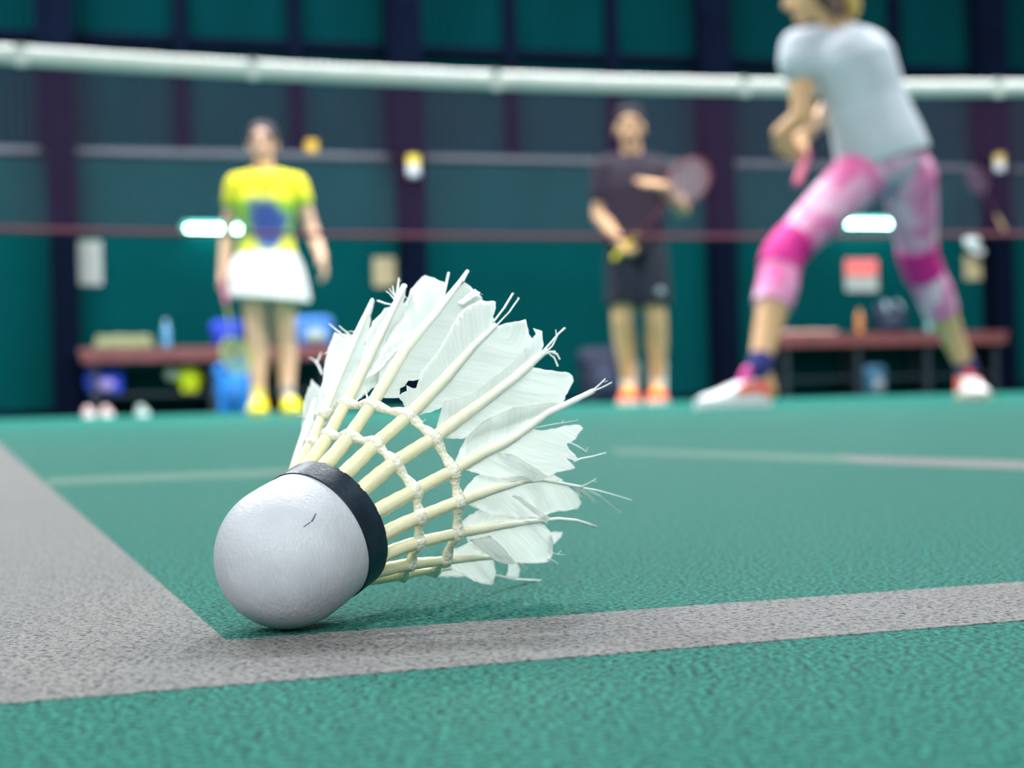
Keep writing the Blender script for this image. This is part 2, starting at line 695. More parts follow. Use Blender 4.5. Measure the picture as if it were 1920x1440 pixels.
def bag(name, s, z, off, w, d, h, col, label, cat='bag', pocket=None, strap=None, parent_cols=None, round_=0.5):
    o = wall_thing(name, s, z, off, label, cat)
    m = mat('cloth_%d_%d_%d' % col, col, 0.75, 0.15, 14, 0.3)
    bm = bmesh.new()
    ellipsoid(bm, (0, 0, h * 0.45), w * 0.5, d * 0.5, h * 0.45)
    box(bm, -w * 0.40, w * 0.40, -d * 0.38, d * 0.38, 0.002, h * 0.72)
    capsule(bm, (-w * 0.3, 0, h * 0.76), d * 0.3, (w * 0.3, 0, h * 0.76), d * 0.3)
    b = remeshed('bag_body', bm, m, o, 0.012, 8)
    b.data.update()
    zmin = min(v.co.z for v in b.data.vertices)
    for v in b.data.vertices:
        v.co.z -= zmin - 0.001
    if pocket:
        bm = bmesh.new()
        ellipsoid(bm, (0.0, -d * 0.42, h * 0.32), w * 0.27, d * 0.14, h * 0.24)
        finish('pocket', bm, mat('pocket_%d_%d_%d' % pocket, pocket, 0.7), o, True)
    if strap:
        for sx in (-1, 1):
            bm = bmesh.new()
            tube(bm, [(sx * w * 0.22, -d * 0.3, h * 0.55), (sx * w * 0.24, -d * 0.42, h * 0.85), (sx * w * 0.2, -d * 0.2, h * 1.08), (sx * w * 0.16, 0, h * 0.98)], 0.018, 6, 0.5)
            finish('strap', bm, mat('strap_%d_%d_%d' % strap, strap, 0.7), o, True)
    bm = bmesh.new()
    tube(bm, [(-w * 0.34, -d * 0.36, h * 0.76), (0, -d * 0.38, h * 0.8), (w * 0.34, -d * 0.36, h * 0.76)], 0.008, 5)
    finish('zip', bm, DARK, o, True)
    return o


def place(x, y, off):
    return wall_sz(x, y, off)[0]


bag('holdall', place(197, 745, 0.24), 0.1855, 0.245, 0.33, 0.19, 0.22, (24, 60, 190), 'blue holdall with a pinkish pocket on the shelf under the left bench', pocket=(150, 130, 190))
bag('backpack', place(438, 735, 0.85), 0.0, 0.85, 0.30, 0.24, 0.44, (0, 110, 190), 'bright blue backpack leaning on the bench beside the left player', pocket=(0, 90, 160), strap=(16, 50, 170))
bag('sports_bag', place(425, 650, 0.25), tl, 0.25, 0.26, 0.22, 0.22, (14, 44, 170), 'dark blue bag standing on the left bench above the backpack', pocket=(20, 40, 130))
bag('sports_bag', place(590, 650, 0.25), tl, 0.25, 0.34, 0.24, 0.25, (52, 108, 180), 'light blue bag on the left bench right of the left player', pocket=(150, 160, 150))
bag('backpack', place(1668, 640, 0.28), tr, 0.28, 0.32, 0.26, 0.28, (14, 26, 50), 'black backpack with pale straps on the right bench', pocket=(20, 34, 60), strap=(140, 150, 165))
bag('holdall', place(1128, 740, 0.6), 0.0, 0.6, 0.40, 0.34, 0.52, (18, 26, 52), 'tall dark navy bag standing on the floor left of the orange shoes', pocket=(24, 34, 64))
bag('shoulder_bag', place(1640, 700, 0.78), 0.0, 0.78, 0.2, 0.18, 0.3, (34, 78, 104), 'small dull blue bag on the floor below the black backpack', pocket=(110, 116, 118))

# shuttle tube and yellow ball shapes
SHY = mat('yellow_lime', (214, 226, 20), 0.5, 0.05, 9)
s = place(354, 703, 0.24)
o = wall_thing('shoe_bag', s, 0.1855, 0.245, 'lime yellow drawstring bag with a white top under the left bench', 'bag')
bm = bmesh.new()
ellipsoid(bm, (0.0, 0, 0.12), 0.115, 0.09, 0.095)
ellipsoid(bm, (0.01, 0, 0.06), 0.085, 0.075, 0.06)
box(bm, -0.06, 0.07, -0.05, 0.05, 0.0, 0.05)
b = remeshed('sack', bm, SHY, o, 0.01, 6)
zmin = min(v.co.z for v in b.data.vertices)
for v in b.data.vertices:
    v.co.z -= zmin - 0.001
bm = bmesh.new()
ellipsoid(bm, (-0.145, -0.02, 0.15), 0.055, 0.05, 0.055)
capsule(bm, (-0.13, -0.02, 0.15), 0.035, (-0.07, -0.01, 0.14), 0.04)
remeshed('gathered_neck', bm, mat('sack_white', (190, 200, 190), 0.8), o, 0.008, 4)


def shuttle_tube(x, y, off, label, top=(222, 196, 60), low=(200, 204, 214), h=0.14, r=0.045):
    s, z = wall_sz(x, y, off)
    o = wall_thing('shuttle_tube', s, z - h * 0.5, off, label, 'tube')
    bm = bmesh.new()
    lathe(bm, [(r * 0.9, 0.0), (r, 0.004), (r, h * 0.5)])
    finish('tube_lower', bm, mat('tube_low', low, 0.5), o, True)
    bm = bmesh.new()
    lathe(bm, [(r * 1.001, h * 0.5), (r, h * 0.55), (r, h * 0.93)])
    finish('tube_upper', bm, mat('tube_top_%d' % top[0], top, 0.5), o, True)
    bm = bmesh.new()
    lathe(bm, [(r * 1.05, h * 0.93), (r * 1.05, h), (r * 0.7, h * 1.02)])
    finish('tube_lid', bm, mat('tube_top_%d' % top[0], top, 0.5), o, True)
    return o


o = shuttle_tube(775, 312, 0.30, 'yellow and white tube hooked on the middle column at ledge height', h=0.19, r=0.055)
bm = bmesh.new()
tube(bm, [(0, 0.05, 0.10), (0, 0.052, 0.16), (0, 0.04, 0.20)], 0.006, 6)
finish('hook', bm, DARK, o, True)
s, z = wall_sz(585, 302, 0.0)
o = wall_thing('shuttle_tube', s, LEDGE_Z + 0.0515, 0.0, 'short amber tube standing on the ledge near the head of the left player', 'tube')
bm = bmesh.new()
lathe(bm, [(0.05, 0.001), (0.055, 0.006), (0.055, 0.075), (0.05, 0.08)])
finish('tube_body', bm, mat('amber', (224, 176, 40), 0.5), o, True)
bm = bmesh.new()
lathe(bm, [(0.057, 0.0805), (0.057, 0.10), (0.05, 0.104)])
finish('tube_lid', bm, mat('amber', (224, 176, 40), 0.5), o, True)
o = shuttle_tube(1874, 306, 0.30, 'pale yellow tube hooked on the far right column', top=(200, 170, 90), low=(150, 140, 110), h=0.17, r=0.05)
bm = bmesh.new()
tube(bm, [(0, 0.05, 0.10), (0, 0.052, 0.16), (0, 0.04, 0.19)], 0.006, 6)
finish('hook', bm, DARK, o, True)


# ------------------------------------------------------------------ rackets
def racket(name, butt, head_end, nrm, label, grip_col, frame_col, string_col=(190, 150, 160), L=None):
    butt, head_end = Vector(butt), Vector(head_end)
    d = (head_end - butt)
    T = d.length
    d.normalize()
    nrm = Vector(nrm)
    a = d.cross(nrm).normalized()
    o = empty(name, butt)
    tag(o, label, 'racket')
    fm = mat('frame_%d_%d_%d' % frame_col, frame_col, 0.35)
    hl, hw = T * 0.185, T * 0.145
    hc = d * (T - hl)
    bm = bmesh.new()
    tube(bm, [(0, 0, 0), d * 0.008, d * (T * 0.24), d * (T * 0.26)], [0.016, 0.015, 0.013, 0.009], 8)
    finish('grip', bm, mat('grip_%d_%d_%d' % grip_col, grip_col, 0.8, 0.1, 60), o, True)
    bm = bmesh.new()
    tube(bm, [d * (T * 0.255), d * (T - 2 * hl)], 0.004, 8)
    finish('shaft', bm, fm, o, True)
    bm = bmesh.new()
    pts = [hc + d * (-hl * cos(t)) + a * (hw * sin(t)) for t in [2 * pi * j / 40 for j in range(41)]]
    tube(bm, pts, 0.006, 6)
    finish('head_frame', bm, fm, o, True)
    bm = bmesh.new()
    k = -0.9
    while k < 0.91:
        e = sqrt(1 - k * k)
        tube(bm, [hc + a * (hw * k) - d * (hl * e), hc + a * (hw * k) + d * (hl * e)], 0.0012, 4)
        tube(bm, [hc + d * (hl * k) - a * (hw * e), hc + d * (hl * k) + a * (hw * e)], 0.0012, 4)
        k += 0.09
    st = finish('strings', bm, mat('string_%d_%d_%d' % string_col, string_col, 0.5), o)
    st['kind'] = 'stuff'
    return o


# ------------------------------------------------------------------ people
SKIN = mat('skin', (236, 188, 158), 0.55, 0.05, 12, spec=0.3)
SKIN2 = mat('skin_tan', (220, 172, 130), 0.55, 0.05, 12, spec=0.3)
LIP = mat('lips', (176, 96, 92), 0.5)
EYEW = mat('eye_dark', (36, 28, 26), 0.3)
BROW = mat('brow_hair', (40, 30, 28), 0.8)
HAIRD = mat('hair_dark', (38, 30, 34), 0.6, 0.3, 60, 0.5)
HAIRB = mat('hair_brown', (92, 64, 54), 0.55, 0.35, 60, 0.5)
HAIRL = mat('hair_blond', (214, 174, 92), 0.55, 0.2, 60, 0.5)


def head_shape(bm, c, face, up, h=0.225):
    """cranium, jaw, nose, ears, brow ridge and chin around the head centre c"""
    face = (face - up * face.dot(up)).normalized()
    side = face.cross(up).normalized()
    k = h / 0.225
    ellipsoid(bm, c + up * 0.022 * k - face * 0.012 * k, 0.074 * k, 0.092 * k, 0.088 * k, side, face, up, 20, 14)
    ellipsoid(bm, c - up * 0.045 * k + face * 0.022 * k, 0.056 * k, 0.062 * k, 0.066 * k, side, face, up, 18, 12)
    ellipsoid(bm, c - up * 0.096 * k + face * 0.058 * k, 0.024 * k, 0.02 * k, 0.018 * k, side, face, up)
    capsule(bm, c + up * 0.005 * k + face * 0.078 * k, 0.009 * k, c - up * 0.034 * k + face * 0.096 * k, 0.014 * k, 10)
    for s in (-1, 1):
        ellipsoid(bm, c - up * 0.012 * k + side * s * 0.076 * k - face * 0.008 * k, 0.01 * k, 0.02 * k, 0.032 * k, side, face, up)
        capsule(bm, c + up * 0.024 * k + face * 0.074 * k + side * s * 0.015, 0.01 * k, c + up * 0.022 * k + face * 0.062 * k + side * s * 0.045, 0.01 * k, 8)
    return face, side, k


def head_details(c, face, up, side, k, parent):
    for s in (-1, 1):
        bm = bmesh.new()
        ellipsoid(bm, c + up * 0.003 * k + face * 0.074 * k + side * s * 0.031 * k, 0.014 * k, 0.009 * k, 0.007 * k, side, face, up)
        finish('eye', bm, EYEW, parent, True)
        bm = bmesh.new()
        tube(bm, [c + up * 0.027 * k + face * 0.086 * k + side * s * 0.014 * k, c + up * 0.031 * k + face * 0.080 * k + side * s * 0.032 * k, c + up * 0.025 * k + face * 0.066 * k + side * s * 0.050 * k], 0.0042 * k, 6)
        finish('eyebrow', bm, BROW, parent, True)
    bm = bmesh.new()
    ellipsoid(bm, c - up * 0.060 * k + face * 0.083 * k, 0.024 * k, 0.008 * k, 0.008 * k, side, face, up)
    finish('mouth', bm, LIP, parent, True)


def hand_shape(bm, wrist, d, nrm, thumb, curl=0.5, size=1.0, spread=0.0):
    """palm, four fingers of two bends each and a thumb; d points to the fingers, nrm out of the palm, thumb to the thumb side"""
    d = d.normalized()
    nrm = (nrm - d * nrm.dot(d)).normalized()
    side = nrm.cross(d).normalized()
    if side.dot(thumb) < 0:
        side = -side
    k = size
    pc = wrist + d * 0.048 * k
    ellipsoid(bm, pc, 0.041 * k, 0.052 * k, 0.0155 * k, side, d, nrm)
    box(bm, -0.036 * k, 0.036 * k, -0.035 * k, 0.035 * k, -0.010 * k, 0.010 * k, 0, Matrix(((side.x, d.x, nrm.x, pc.x), (side.y, d.y, nrm.y, pc.y), (side.z, d.z, nrm.z, pc.z), (0, 0, 0, 1))))
    for i, (off, ln) in enumerate(((0.030, 0.070), (0.0105, 0.079), (-0.0095, 0.073), (-0.029, 0.056))):
        p = wrist + d * 0.085 * k + side * off * k
        ang = 0.0
        fd = d + side * spread * off * 20
        r = 0.0088 * k
        for j, fr in enumerate((0.45, 0.30, 0.25)):
            ang += curl * (0.7, 1.0, 0.8)[j]
            dd = (fd.normalized() * cos(ang) + nrm * sin(ang)).normalized()
            q = p + dd * (ln * fr * k)
            capsule(bm, p, r, q, r * 0.92, 9)
            p = q
            r *= 0.93
    p = wrist + d * 0.022 * k + side * 0.03 * k
    q = p + (d * 0.6 + side * 0.75 + nrm * 0.25).normalized() * 0.036 * k
    capsule(bm, p, 0.0125 * k, q, 0.0105 * k, 9)
    q2 = q + (d * 0.9 + side * 0.25 + nrm * (0.3 + curl * 0.5)).normalized() * 0.032 * k
    capsule(bm, q, 0.0105 * k, q2, 0.0085 * k, 9)


def chain(bm, pts):
    for (p, r), (q2, s) in zip(pts, pts[1:]):
        capsule(bm, p, r, q2, s)


def leg_shape(bm, hip, knee, ankle, rt, rk, rc, ra, back):
    chain(bm, [(hip, rt), (hip.lerp(knee, 0.45), rt * 0.88), (knee, rk)])
    mid = knee.lerp(ankle, 0.32) + back * 0.012
    chain(bm, [(knee, rk), (mid, rc), (knee.lerp(ankle, 0.7), rc * 0.72), (ankle, ra)])


def shoe(parent, heel, toe, ank, upper_m, sole_m, accent_m=None, tongue_m=None, w=0.048, hi=0.085):
    """trainer: upper with toe box and collar, sole, heel tab, tongue and laces; heel and toe lie on the ground"""
    heel, toe = Vector(heel), Vector(toe)
    d = toe - heel
    L = d.length
    d.normalize()
    side = d.cross(Vector((0, 0, 1))).normalized()
    up = side.cross(d).normalized()

    def P(a, b, c):
        return heel + d * (a * L) + side * b + up * c
    bm = bmesh.new()
    prof = [(0.02, 0.026, 0.072), (0.12, 0.036, 0.088), (0.28, 0.037, 0.084), (0.42, 0.038, 0.078), (0.58, 0.043, 0.064), (0.74, 0.047, 0.050), (0.88, 0.042, 0.042), (0.98, 0.024, 0.034)]
    rings = []
    for a, hw, t in prof:
        rings.append([P(a, hw * w / 0.048 * cx_, 0.022 + (t - 0.022) * cz * hi / 0.085) for cx_, cz in ((-0.95, 0), (-1, 0.25), (-0.92, 0.6), (-0.6, 0.9), (0, 1), (0.6, 0.9), (0.92, 0.6), (1, 0.25), (0.95, 0), (0, -0.05))])
    ring_loft(bm, rings)
    up_o = remeshed('shoe', bm, upper_m, parent, 0.006, 3)
    bm = bmesh.new()
    rings = []
    for a, hw, t in [(-0.015, 0.02, 0.026), (0.03, 0.032, 0.026)] + [(q[0], q[1] + 0.004, 0.027) for q in prof[1:-1]] + [(0.99, 0.03, 0.03), (1.02, 0.016, 0.03)]:
        rings.append([P(a, hw * w / 0.048 * sx, sz) for sx, sz in ((-1, 0.004), (-1, t), (1, t), (1, 0.004), (0.9, 0.0), (-0.9, 0.0))])
    ring_loft(bm, rings)
    finish('sole', bm, sole_m, up_o)
    if accent_m:
        for s in (-1, 1):
            bm = bmesh.new()
            rings = []
            for a, z0, z1 in ((0.04, 0.03, 0.075), (0.2, 0.05, 0.085), (0.4, 0.045, 0.078), (0.55, 0.04, 0.055)):
                b = s * (0.040 if a > 0.1 else 0.034) * w / 0.048
                rings.append([P(a, b * 1.02, z0), P(a, b * 0.9, z1), P(a, b * 0.7, z1), P(a, b * 0.8, z0)])
            ring_loft(bm, rings)
            finish('side_stripe', bm, accent_m, up_o)
    if tongue_m:
        bm = bmesh.new()
        capsule(bm, P(0.36, 0, 0.082), 0.018, P(0.27, 0, 0.118), 0.02, 10)
        finish('tongue', bm, tongue_m, up_o, True)
    for k in range(4):
        bm = bmesh.new()
        a = 0.40 + 0.065 * k
        tube(bm, [P(a, -0.022, 0.066 - 0.045 * (a - 0.4)), P(a, 0, 0.083 - 0.06 * (a - 0.4)), P(a, 0.022, 0.066 - 0.045 * (a - 0.4))], 0.003, 5)
        finish('lace', bm, sole_m, up_o, True)
    return up_o


def sock(parent, ank, up_to, r0, r1, m):
    bm = bmesh.new()
    d = up_to - ank
    capsule(bm, ank - d * 0.3, r0, up_to, r1)
    capsule(bm, up_to - d.normalized() * 0.01, r1 * 1.05, up_to, r1 * 1.05)
    return remeshed('sock', bm, m, parent, 0.006, 3)


UPV = Vector((0, 0, 1))


def torso_loft(bm, rows, seg=28):
    """one smooth trunk through elliptical rows: (centre, half width, half depth, width axis, depth axis)"""
    ring_loft(bm, [[c + ax * (rx * cos(t)) + ay * (ry * (1.0 if sin(t) < 0 else 0.95) * sin(t)) for t in [2 * pi * j / seg for j in range(seg)]] for c, rx, ry, ax, ay in rows])


XV, YV = Vector((1, 0, 0)), Vector((0, 1, 0))


def ground(p, z=0.0):
    return Vector((p.x, p.y, z))


# ---- the player in the yellow shirt
Y1 = 8.0


def a1(x, y, dy=0.0):
    return at(x, y, Y1 + dy)


f1 = Vector((0.03, -1, 0)).normalized()
hc = a1(492, 268)
shL, shR = a1(444, 347), a1(555, 347, 0.02)
hipL, hipR = a1(474, 508), a1(532, 508)
kL, kR = a1(481, 628, -0.06), a1(535, 640, 0.03)
heelL, toeL = ground(a1(487, 770, -0.03)), ground(a1(482, 770, -0.29))
heelR, toeR = ground(a1(541, 770, 0.02)), ground(a1(551, 770, -0.24))
aL, aR = heelL + Vector((0, -0.05, 0.095)), heelR + Vector((0.004, -0.05, 0.095))
eL, wL = a1(427, 432, 0.03), a1(419, 512, -0.02)
eR, wR = a1(582, 425, 0.03), a1(603, 482, -0.06)
bm = bmesh.new()
face, side, kk = head_shape(bm, hc, f1, UPV, 0.225)
capsule(bm, a1(494, 290, 0.01), 0.048, a1(497, 332, 0.02), 0.056)
chain(bm, [(a1(470, 338, 0.02), 0.042), (shL, 0.05), (eL, 0.038), (wL, 0.027)])
chain(bm, [(a1(528, 338, 0.02), 0.042), (shR, 0.05), (eR, 0.038), (wR, 0.027)])
ellipsoid(bm, a1(498, 385), 0.145, 0.095, 0.17)
ellipsoid(bm, a1(499, 440), 0.125, 0.085, 0.14)
ellipsoid(bm, a1(502, 495), 0.155, 0.10, 0.12)
leg_shape(bm, hipL, kL, aL, 0.082, 0.056, 0.058, 0.036, Vector((0, 1, 0)))
leg_shape(bm, hipR, kR, aR, 0.082, 0.056, 0.058, 0.036, Vector((0, 1, 0)))
for an, he, to in ((aL, heelL, toeL), (aR, heelR, toeR)):
    capsule(bm, an, 0.036, he + (to - he) * 0.6 + UPV * 0.045, 0.026)
hand_shape(bm, wL, a1(415, 545, -0.03) - wL, Vector((1, -0.2, 0)), Vector((0.3, -1, 0)), 0.75, 0.95)
hand_shape(bm, wR, a1(610, 512, -0.09) - wR, Vector((-1, 0, -0.2)), Vector((0, -1, 0)), 0.35, 0.95)
p1 = remeshed('person', bm, SKIN, None, 0.0055, 5)
tag(p1, 'player in yellow green and blue shirt and white skirt walking behind the net', 'person')
head_details(hc, face, UPV, side, kk, p1)
bm = bmesh.new()
ellipsoid(bm, hc + UPV * 0.032 - face * 0.024, 0.086, 0.098, 0.094, side, face, UPV, 20, 14)
ellipsoid(bm, hc - UPV * 0.02 - face * 0.075, 0.066, 0.045, 0.08, side, face, UPV)
ellipsoid(bm, hc + UPV * 0.01 - face * 0.135, 0.04, 0.05, 0.04, side, face, UPV)
remeshed('hair', bm, HAIRD, p1, 0.006, 3)


def shirt_mat():
    m = bpy.data.materials.new('shirt_print')
    m.use_nodes = True
    nt = m.node_tree
    N, L = nt.nodes, nt.links
    b = N['Principled BSDF']
    tc = N.new('ShaderNodeTexCoord')
    sp = N.new('ShaderNodeSeparateXYZ')
    L.new(tc.outputs['Object'], sp.inputs[0])
    nz = N.new('ShaderNodeTexNoise')
    nz.inputs['Scale'].default_value = 9
    L.new(tc.outputs['Object'], nz.inputs['Vector'])
    # height bands: shirt hem about z 0.85, shoulders about 1.29
    ad = N.new('ShaderNodeMath')
    ad.operation = 'MULTIPLY_ADD'
    ad.inputs[1].default_value = 0.05
    L.new(nz.outputs['Fac'], ad.inputs[0])
    L.new(sp.outputs['Z'], ad.inputs[2])
    mr = N.new('ShaderNodeMapRange')
    mr.inputs['From Min'].default_value = 0.85
    mr.inputs['From Max'].default_value = 1.35
    L.new(ad.outputs[0], mr.inputs['Value'])
    rp = N.new('ShaderNodeValToRGB')
    rp.color_ramp.interpolation = 'LINEAR'
    e = rp.color_ramp.elements
    e[0].position = 0.0
    e[0].color = lin((226, 222, 50))
    e[1].position = 1.0
    e[1].color = lin((250, 236, 6))
    for p, c in ((0.26, (226, 224, 60)), (0.36, (120, 196, 120)), (0.50, (150, 200, 60)), (0.60, (140, 206, 50)), (0.70, (176, 214, 40)), (0.78, (246, 236, 8))):
        x = e.new(p)
        x.color = lin(c)
    L.new(mr.outputs[0], rp.inputs['Fac'])
    # blue print in the middle of the front
    cx = SHC.x
    sx = N.new('ShaderNodeMath')
    sx.operation = 'MULTIPLY_ADD'
    sx.inputs[1].default_value = 1.0
    sx.inputs[2].default_value = -cx
    L.new(sp.outputs['X'], sx.inputs[0])
    v = N.new('ShaderNodeCombineXYZ')
    sz = N.new('ShaderNodeMath')
    sz.operation = 'SUBTRACT'
    sz.inputs[1].default_value = SHC.z
    L.new(sp.outputs['Z'], sz.inputs[0])
    wd = N.new('ShaderNodeMath')
    wd.operation = 'MULTIPLY_ADD'
    wd.inputs[1].default_value = 3.2
    wd.inputs[2].default_value = 1.0
    L.new(sz.outputs[0], wd.inputs[0])
    dv = N.new('ShaderNodeMath')
    dv.operation = 'DIVIDE'
    L.new(sx.outputs[0], dv.inputs[0])
    L.new(wd.outputs[0], dv.inputs[1])
    L.new(dv.outputs[0], v.inputs[0])
    m1 = N.new('ShaderNodeMath')
    m1.operation = 'MULTIPLY'
    m1.inputs[1].default_value = 0.60
    L.new(sz.outputs[0], m1.inputs[0])
    L.new(m1.outputs[0], v.inputs[1])
    n3 = N.new('ShaderNodeMix')
    n3.data_type = 'VECTOR'
    n3.inputs['Factor'].default_value = 0.12
    L.new(v.outputs[0], n3.inputs['A'])
    sc = N.new('ShaderNodeVectorMath')
    sc.operation = 'SUBTRACT'
    sc.inputs[1].default_value = (0.5, 0.5, 0.5)
    L.new(nz.outputs['Color'], sc.inputs[0])
    L.new(sc.outputs[0], n3.inputs['B'])
    ln = N.new('ShaderNodeVectorMath')
    ln.operation = 'LENGTH'
    L.new(n3.outputs['Result'], ln.inputs[0])
    r2 = N.new('ShaderNodeMapRange')
    r2.inputs['From Min'].default_value = 0.10
    r2.inputs['From Max'].default_value = 0.065
    L.new(ln.outputs['Value'], r2.inputs['Value'])
    fr = N.new('ShaderNodeMath')
    fr.operation = 'LESS_THAN'
    fr.inputs[1].default_value = SHC.y
    L.new(sp.outputs['Y'], fr.inputs[0])
    mm = N.new('ShaderNodeMath')
    mm.operation = 'MULTIPLY'
    L.new(r2.outputs[0], mm.inputs[0])
    L.new(fr.outputs[0], mm.inputs[1])
    mx = N.new('ShaderNodeMix')
    mx.data_type = 'RGBA'
    L.new(mm.outputs[0], mx.inputs['Factor'])
    L.new(rp.outputs['Color'], mx.inputs['A'])
    mx.inputs['B'].default_value = lin((44, 88, 168))
    L.new(mx.outputs['Result'], b.inputs['Base Color'])
    b.inputs['Roughness'].default_value = 0.8
    return m


SHC = a1(507, 430)
bm = bmesh.new()
chain(bm, [(a1(475, 336, 0.02), 0.055), (shL, 0.066), (shL.lerp(eL, 0.36), 0.063)])
chain(bm, [(a1(523, 336, 0.02), 0.055), (shR, 0.066), (shR.lerp(eR, 0.36), 0.063)])
torso_loft(bm, [(a1(x, y, dy), rx, ry, XV, YV) for x, y, dy, rx, ry in ((498, 322, 0.02, 0.07, 0.06), (498, 332, 0.02, 0.13, 0.085), (498, 350, 0.01, 0.165, 0.10), (498, 380, 0.0, 0.168, 0.118), (499, 405, 0.0, 0.158, 0.112), (500, 435, 0.0, 0.146, 0.103), (501, 460, 0.0, 0.152, 0.106), (502, 484, 0.0, 0.165, 0.118))])
remeshed('shirt', bm, shirt_mat(), p1, 0.0065, 5)
bm = bmesh.new()
tube(bm, [a1(470, 320, 0.0), a1(480, 332, -0.075), a1(497, 347, -0.105), a1(514, 332, -0.075), a1(524, 320, 0.0)], 0.014, 8)
finish('collar', bm, mat('collar_yellow', (236, 222, 10), 0.8), p1, True)
bm = bmesh.new()
rings_o, rings_i = [], []
for (x, y, wx, wy) in ((501, 477, 0.166, 0.118), (500, 500, 0.198, 0.150), (503, 530, 0.212, 0.172), (505, 560, 0.222, 0.186)):
    c = a1(x, y, 0.0)
    rings_o.append([c + Vector((wx * (1 + (0.02 * cos(9 * t) if y > 490 else 0)) * cos(t), wy * sin(t), 0.02 * cos(t) * -1 * (y - 474) / 86)) for t in [2 * pi * j / 48 for j in range(48)]])
    rings_i.append([c + Vector((wx * 0.965 * (1 + (0.02 * cos(9 * t) if y > 490 else 0)) * cos(t), wy * 0.965 * sin(t), 0.02 * cos(t) * -1 * (y - 474) / 86)) for t in [2 * pi * j / 48 for j in range(48)]])
rr = ring_loft(bm, rings_o + rings_i[::-1], cap=False)
n = 48
for i in range(n):
    bm.faces.new((rr[-1][i], rr[-1][(i + 1) % n], rr[0][(i + 1) % n], rr[0][i]))
for ring in (rr[0], rr[3], rr[4], rr[7]):
    for i in range(n):
        e = bm.edges.get((ring[i], ring[(i + 1) % n]))
        if e:
            e.smooth = False
finish('skirt', bm, mat('skirt_white', (240, 240, 242), 0.8, 0.03, 10), p1, True)
LIME = mat('shoe_lime', (224, 222, 24), 0.5, 0.05, 20)
WHITE = mat('shoe_white', (236, 238, 240), 0.5, 0.03, 20)
ORANGE = mat('shoe_orange', (255, 110, 30), 0.5, 0.05, 20)
shoe(p1, heelL, toeL, aL, LIME, mat('sole_gum', (196, 170, 70), 0.6), accent_m=ORANGE, w=0.058, hi=0.115)
shoe(p1, heelR, toeR, aR, LIME, mat('sole_gum', (196, 170, 70), 0.6), w=0.058, hi=0.115)
sock(p1, aL, aL + UPV * 0.03, 0.04, 0.04, LIME)
sock(p1, aR, aR + UPV * 0.03, 0.04, 0.04, mat('sock_grey', (120, 140, 150), 0.9))
racket('badminton_racket', a1(417, 528, -0.05), a1(448, 700, -0.25), Vector((0.7, -1, 0)), 'racket with pink grip hanging from the hand of the left player', (214, 120, 150), (150, 170, 20), (120, 160, 90))

# ---- the player in the dark shirt
Y2 = 8.15


def a2(x, y, dy=0.0):
    return at(x, y, Y2 + dy)


f2 = Vector((-0.12, -1, 0)).normalized()
hc = a2(1181, 240)
shL, shR = a2(1133, 318), a2(1236, 318, 0.02)
hipL, hipR = a2(1169, 468), a2(1217, 468)
kL, kR = a2(1167, 600, -0.05), a2(1230, 600, -0.05)
heelL, toeL = ground(a2(1180, 755, 0.06)), ground(a2(1178, 755, -0.22))
heelR, toeR = ground(a2(1233, 755, 0.06)), ground(a2(1232, 755, -0.22))
aL, aR = heelL + Vector((0, -0.05, 0.10)), heelR + Vector((0, -0.05, 0.10))
eL, wL = a2(1124, 404, 0.0), a2(1160, 450, -0.20)
eR, wR = a2(1278, 392, -0.06), a2(1246, 350, -0.30)
butt, hend = a2(1150, 486, -0.20), a2(1322, 306, -0.36)
gd = (hend - butt).normalized()
bm = bmesh.new()
face, side, kk = head_shape(bm, hc, f2, UPV, 0.23)
capsule(bm, a2(1182, 262, 0.02), 0.055, a2(1185, 302, 0.02), 0.062)
chain(bm, [(a2(1160, 308, 0.02), 0.05), (shL, 0.06), (eL, 0.044), (wL, 0.031)])
chain(bm, [(a2(1210, 308, 0.02), 0.05), (shR, 0.06), (eR, 0.044), (wR, 0.031)])
ellipsoid(bm, a2(1185, 355), 0.165, 0.10, 0.17)
ellipsoid(bm, a2(1187, 410), 0.150, 0.095, 0.14)
ellipsoid(bm, a2(1190, 455), 0.155, 0.105, 0.11)
leg_shape(bm, hipL, kL, aL, 0.085, 0.060, 0.062, 0.040, Vector((0, 1, 0)))
leg_shape(bm, hipR, kR, aR, 0.085, 0.060, 0.062, 0.040, Vector((0, 1, 0)))
for an, he, to in ((aL, heelL, toeL), (aR, heelR, toeR)):
    capsule(bm, an, 0.038, he + (to - he) * 0.6 + UPV * 0.048, 0.028)
# right hand closed round the grip, left hand open on the racket face
hp = butt + gd * 0.085
hand_shape(bm, wL, hp - wL, gd.cross(hp - wL).cross(hp - wL) * -1, gd, 1.05, 1.02)
hand_shape(bm, wR, a2(1206, 340, -0.34) - wR, Vector((0.25, 0.5, -0.8)), UPV, 0.15, 1.05, 0.5)
p2 = remeshed('person', bm, SKIN2, None, 0.0055, 5)
tag(p2, 'player in dark shirt and navy shorts with orange shoes standing behind the net', 'person')
head_details(hc, face, UPV, side, kk, p2)
bm = bmesh.new()
ellipsoid(bm, hc + UPV * 0.046 - face * 0.022, 0.083, 0.096, 0.083, side, face, UPV, 20, 14)
ellipsoid(bm, hc + UPV * 0.0 - face * 0.068, 0.070, 0.045, 0.08, side, face, UPV)
for k in range(9):
    t = -0.9 + 1.8 * k / 8
    ellipsoid(bm, hc + UPV * (0.086 + 0.012 * cos(3 * k)) + face * (0.052 - 0.03 * t * t) + side * 0.062 * t, 0.018, 0.022, 0.024, side, face, UPV, 8, 6)
remeshed('hair', bm, HAIRD, p2, 0.006, 3)
TEE = mat('tee_dark_plum', (24, 19, 33), 0.85, 0.15, 8)
SHORT = mat('shorts_navy', (11, 20, 40), 0.85, 0.15, 8)
bm = bmesh.new()
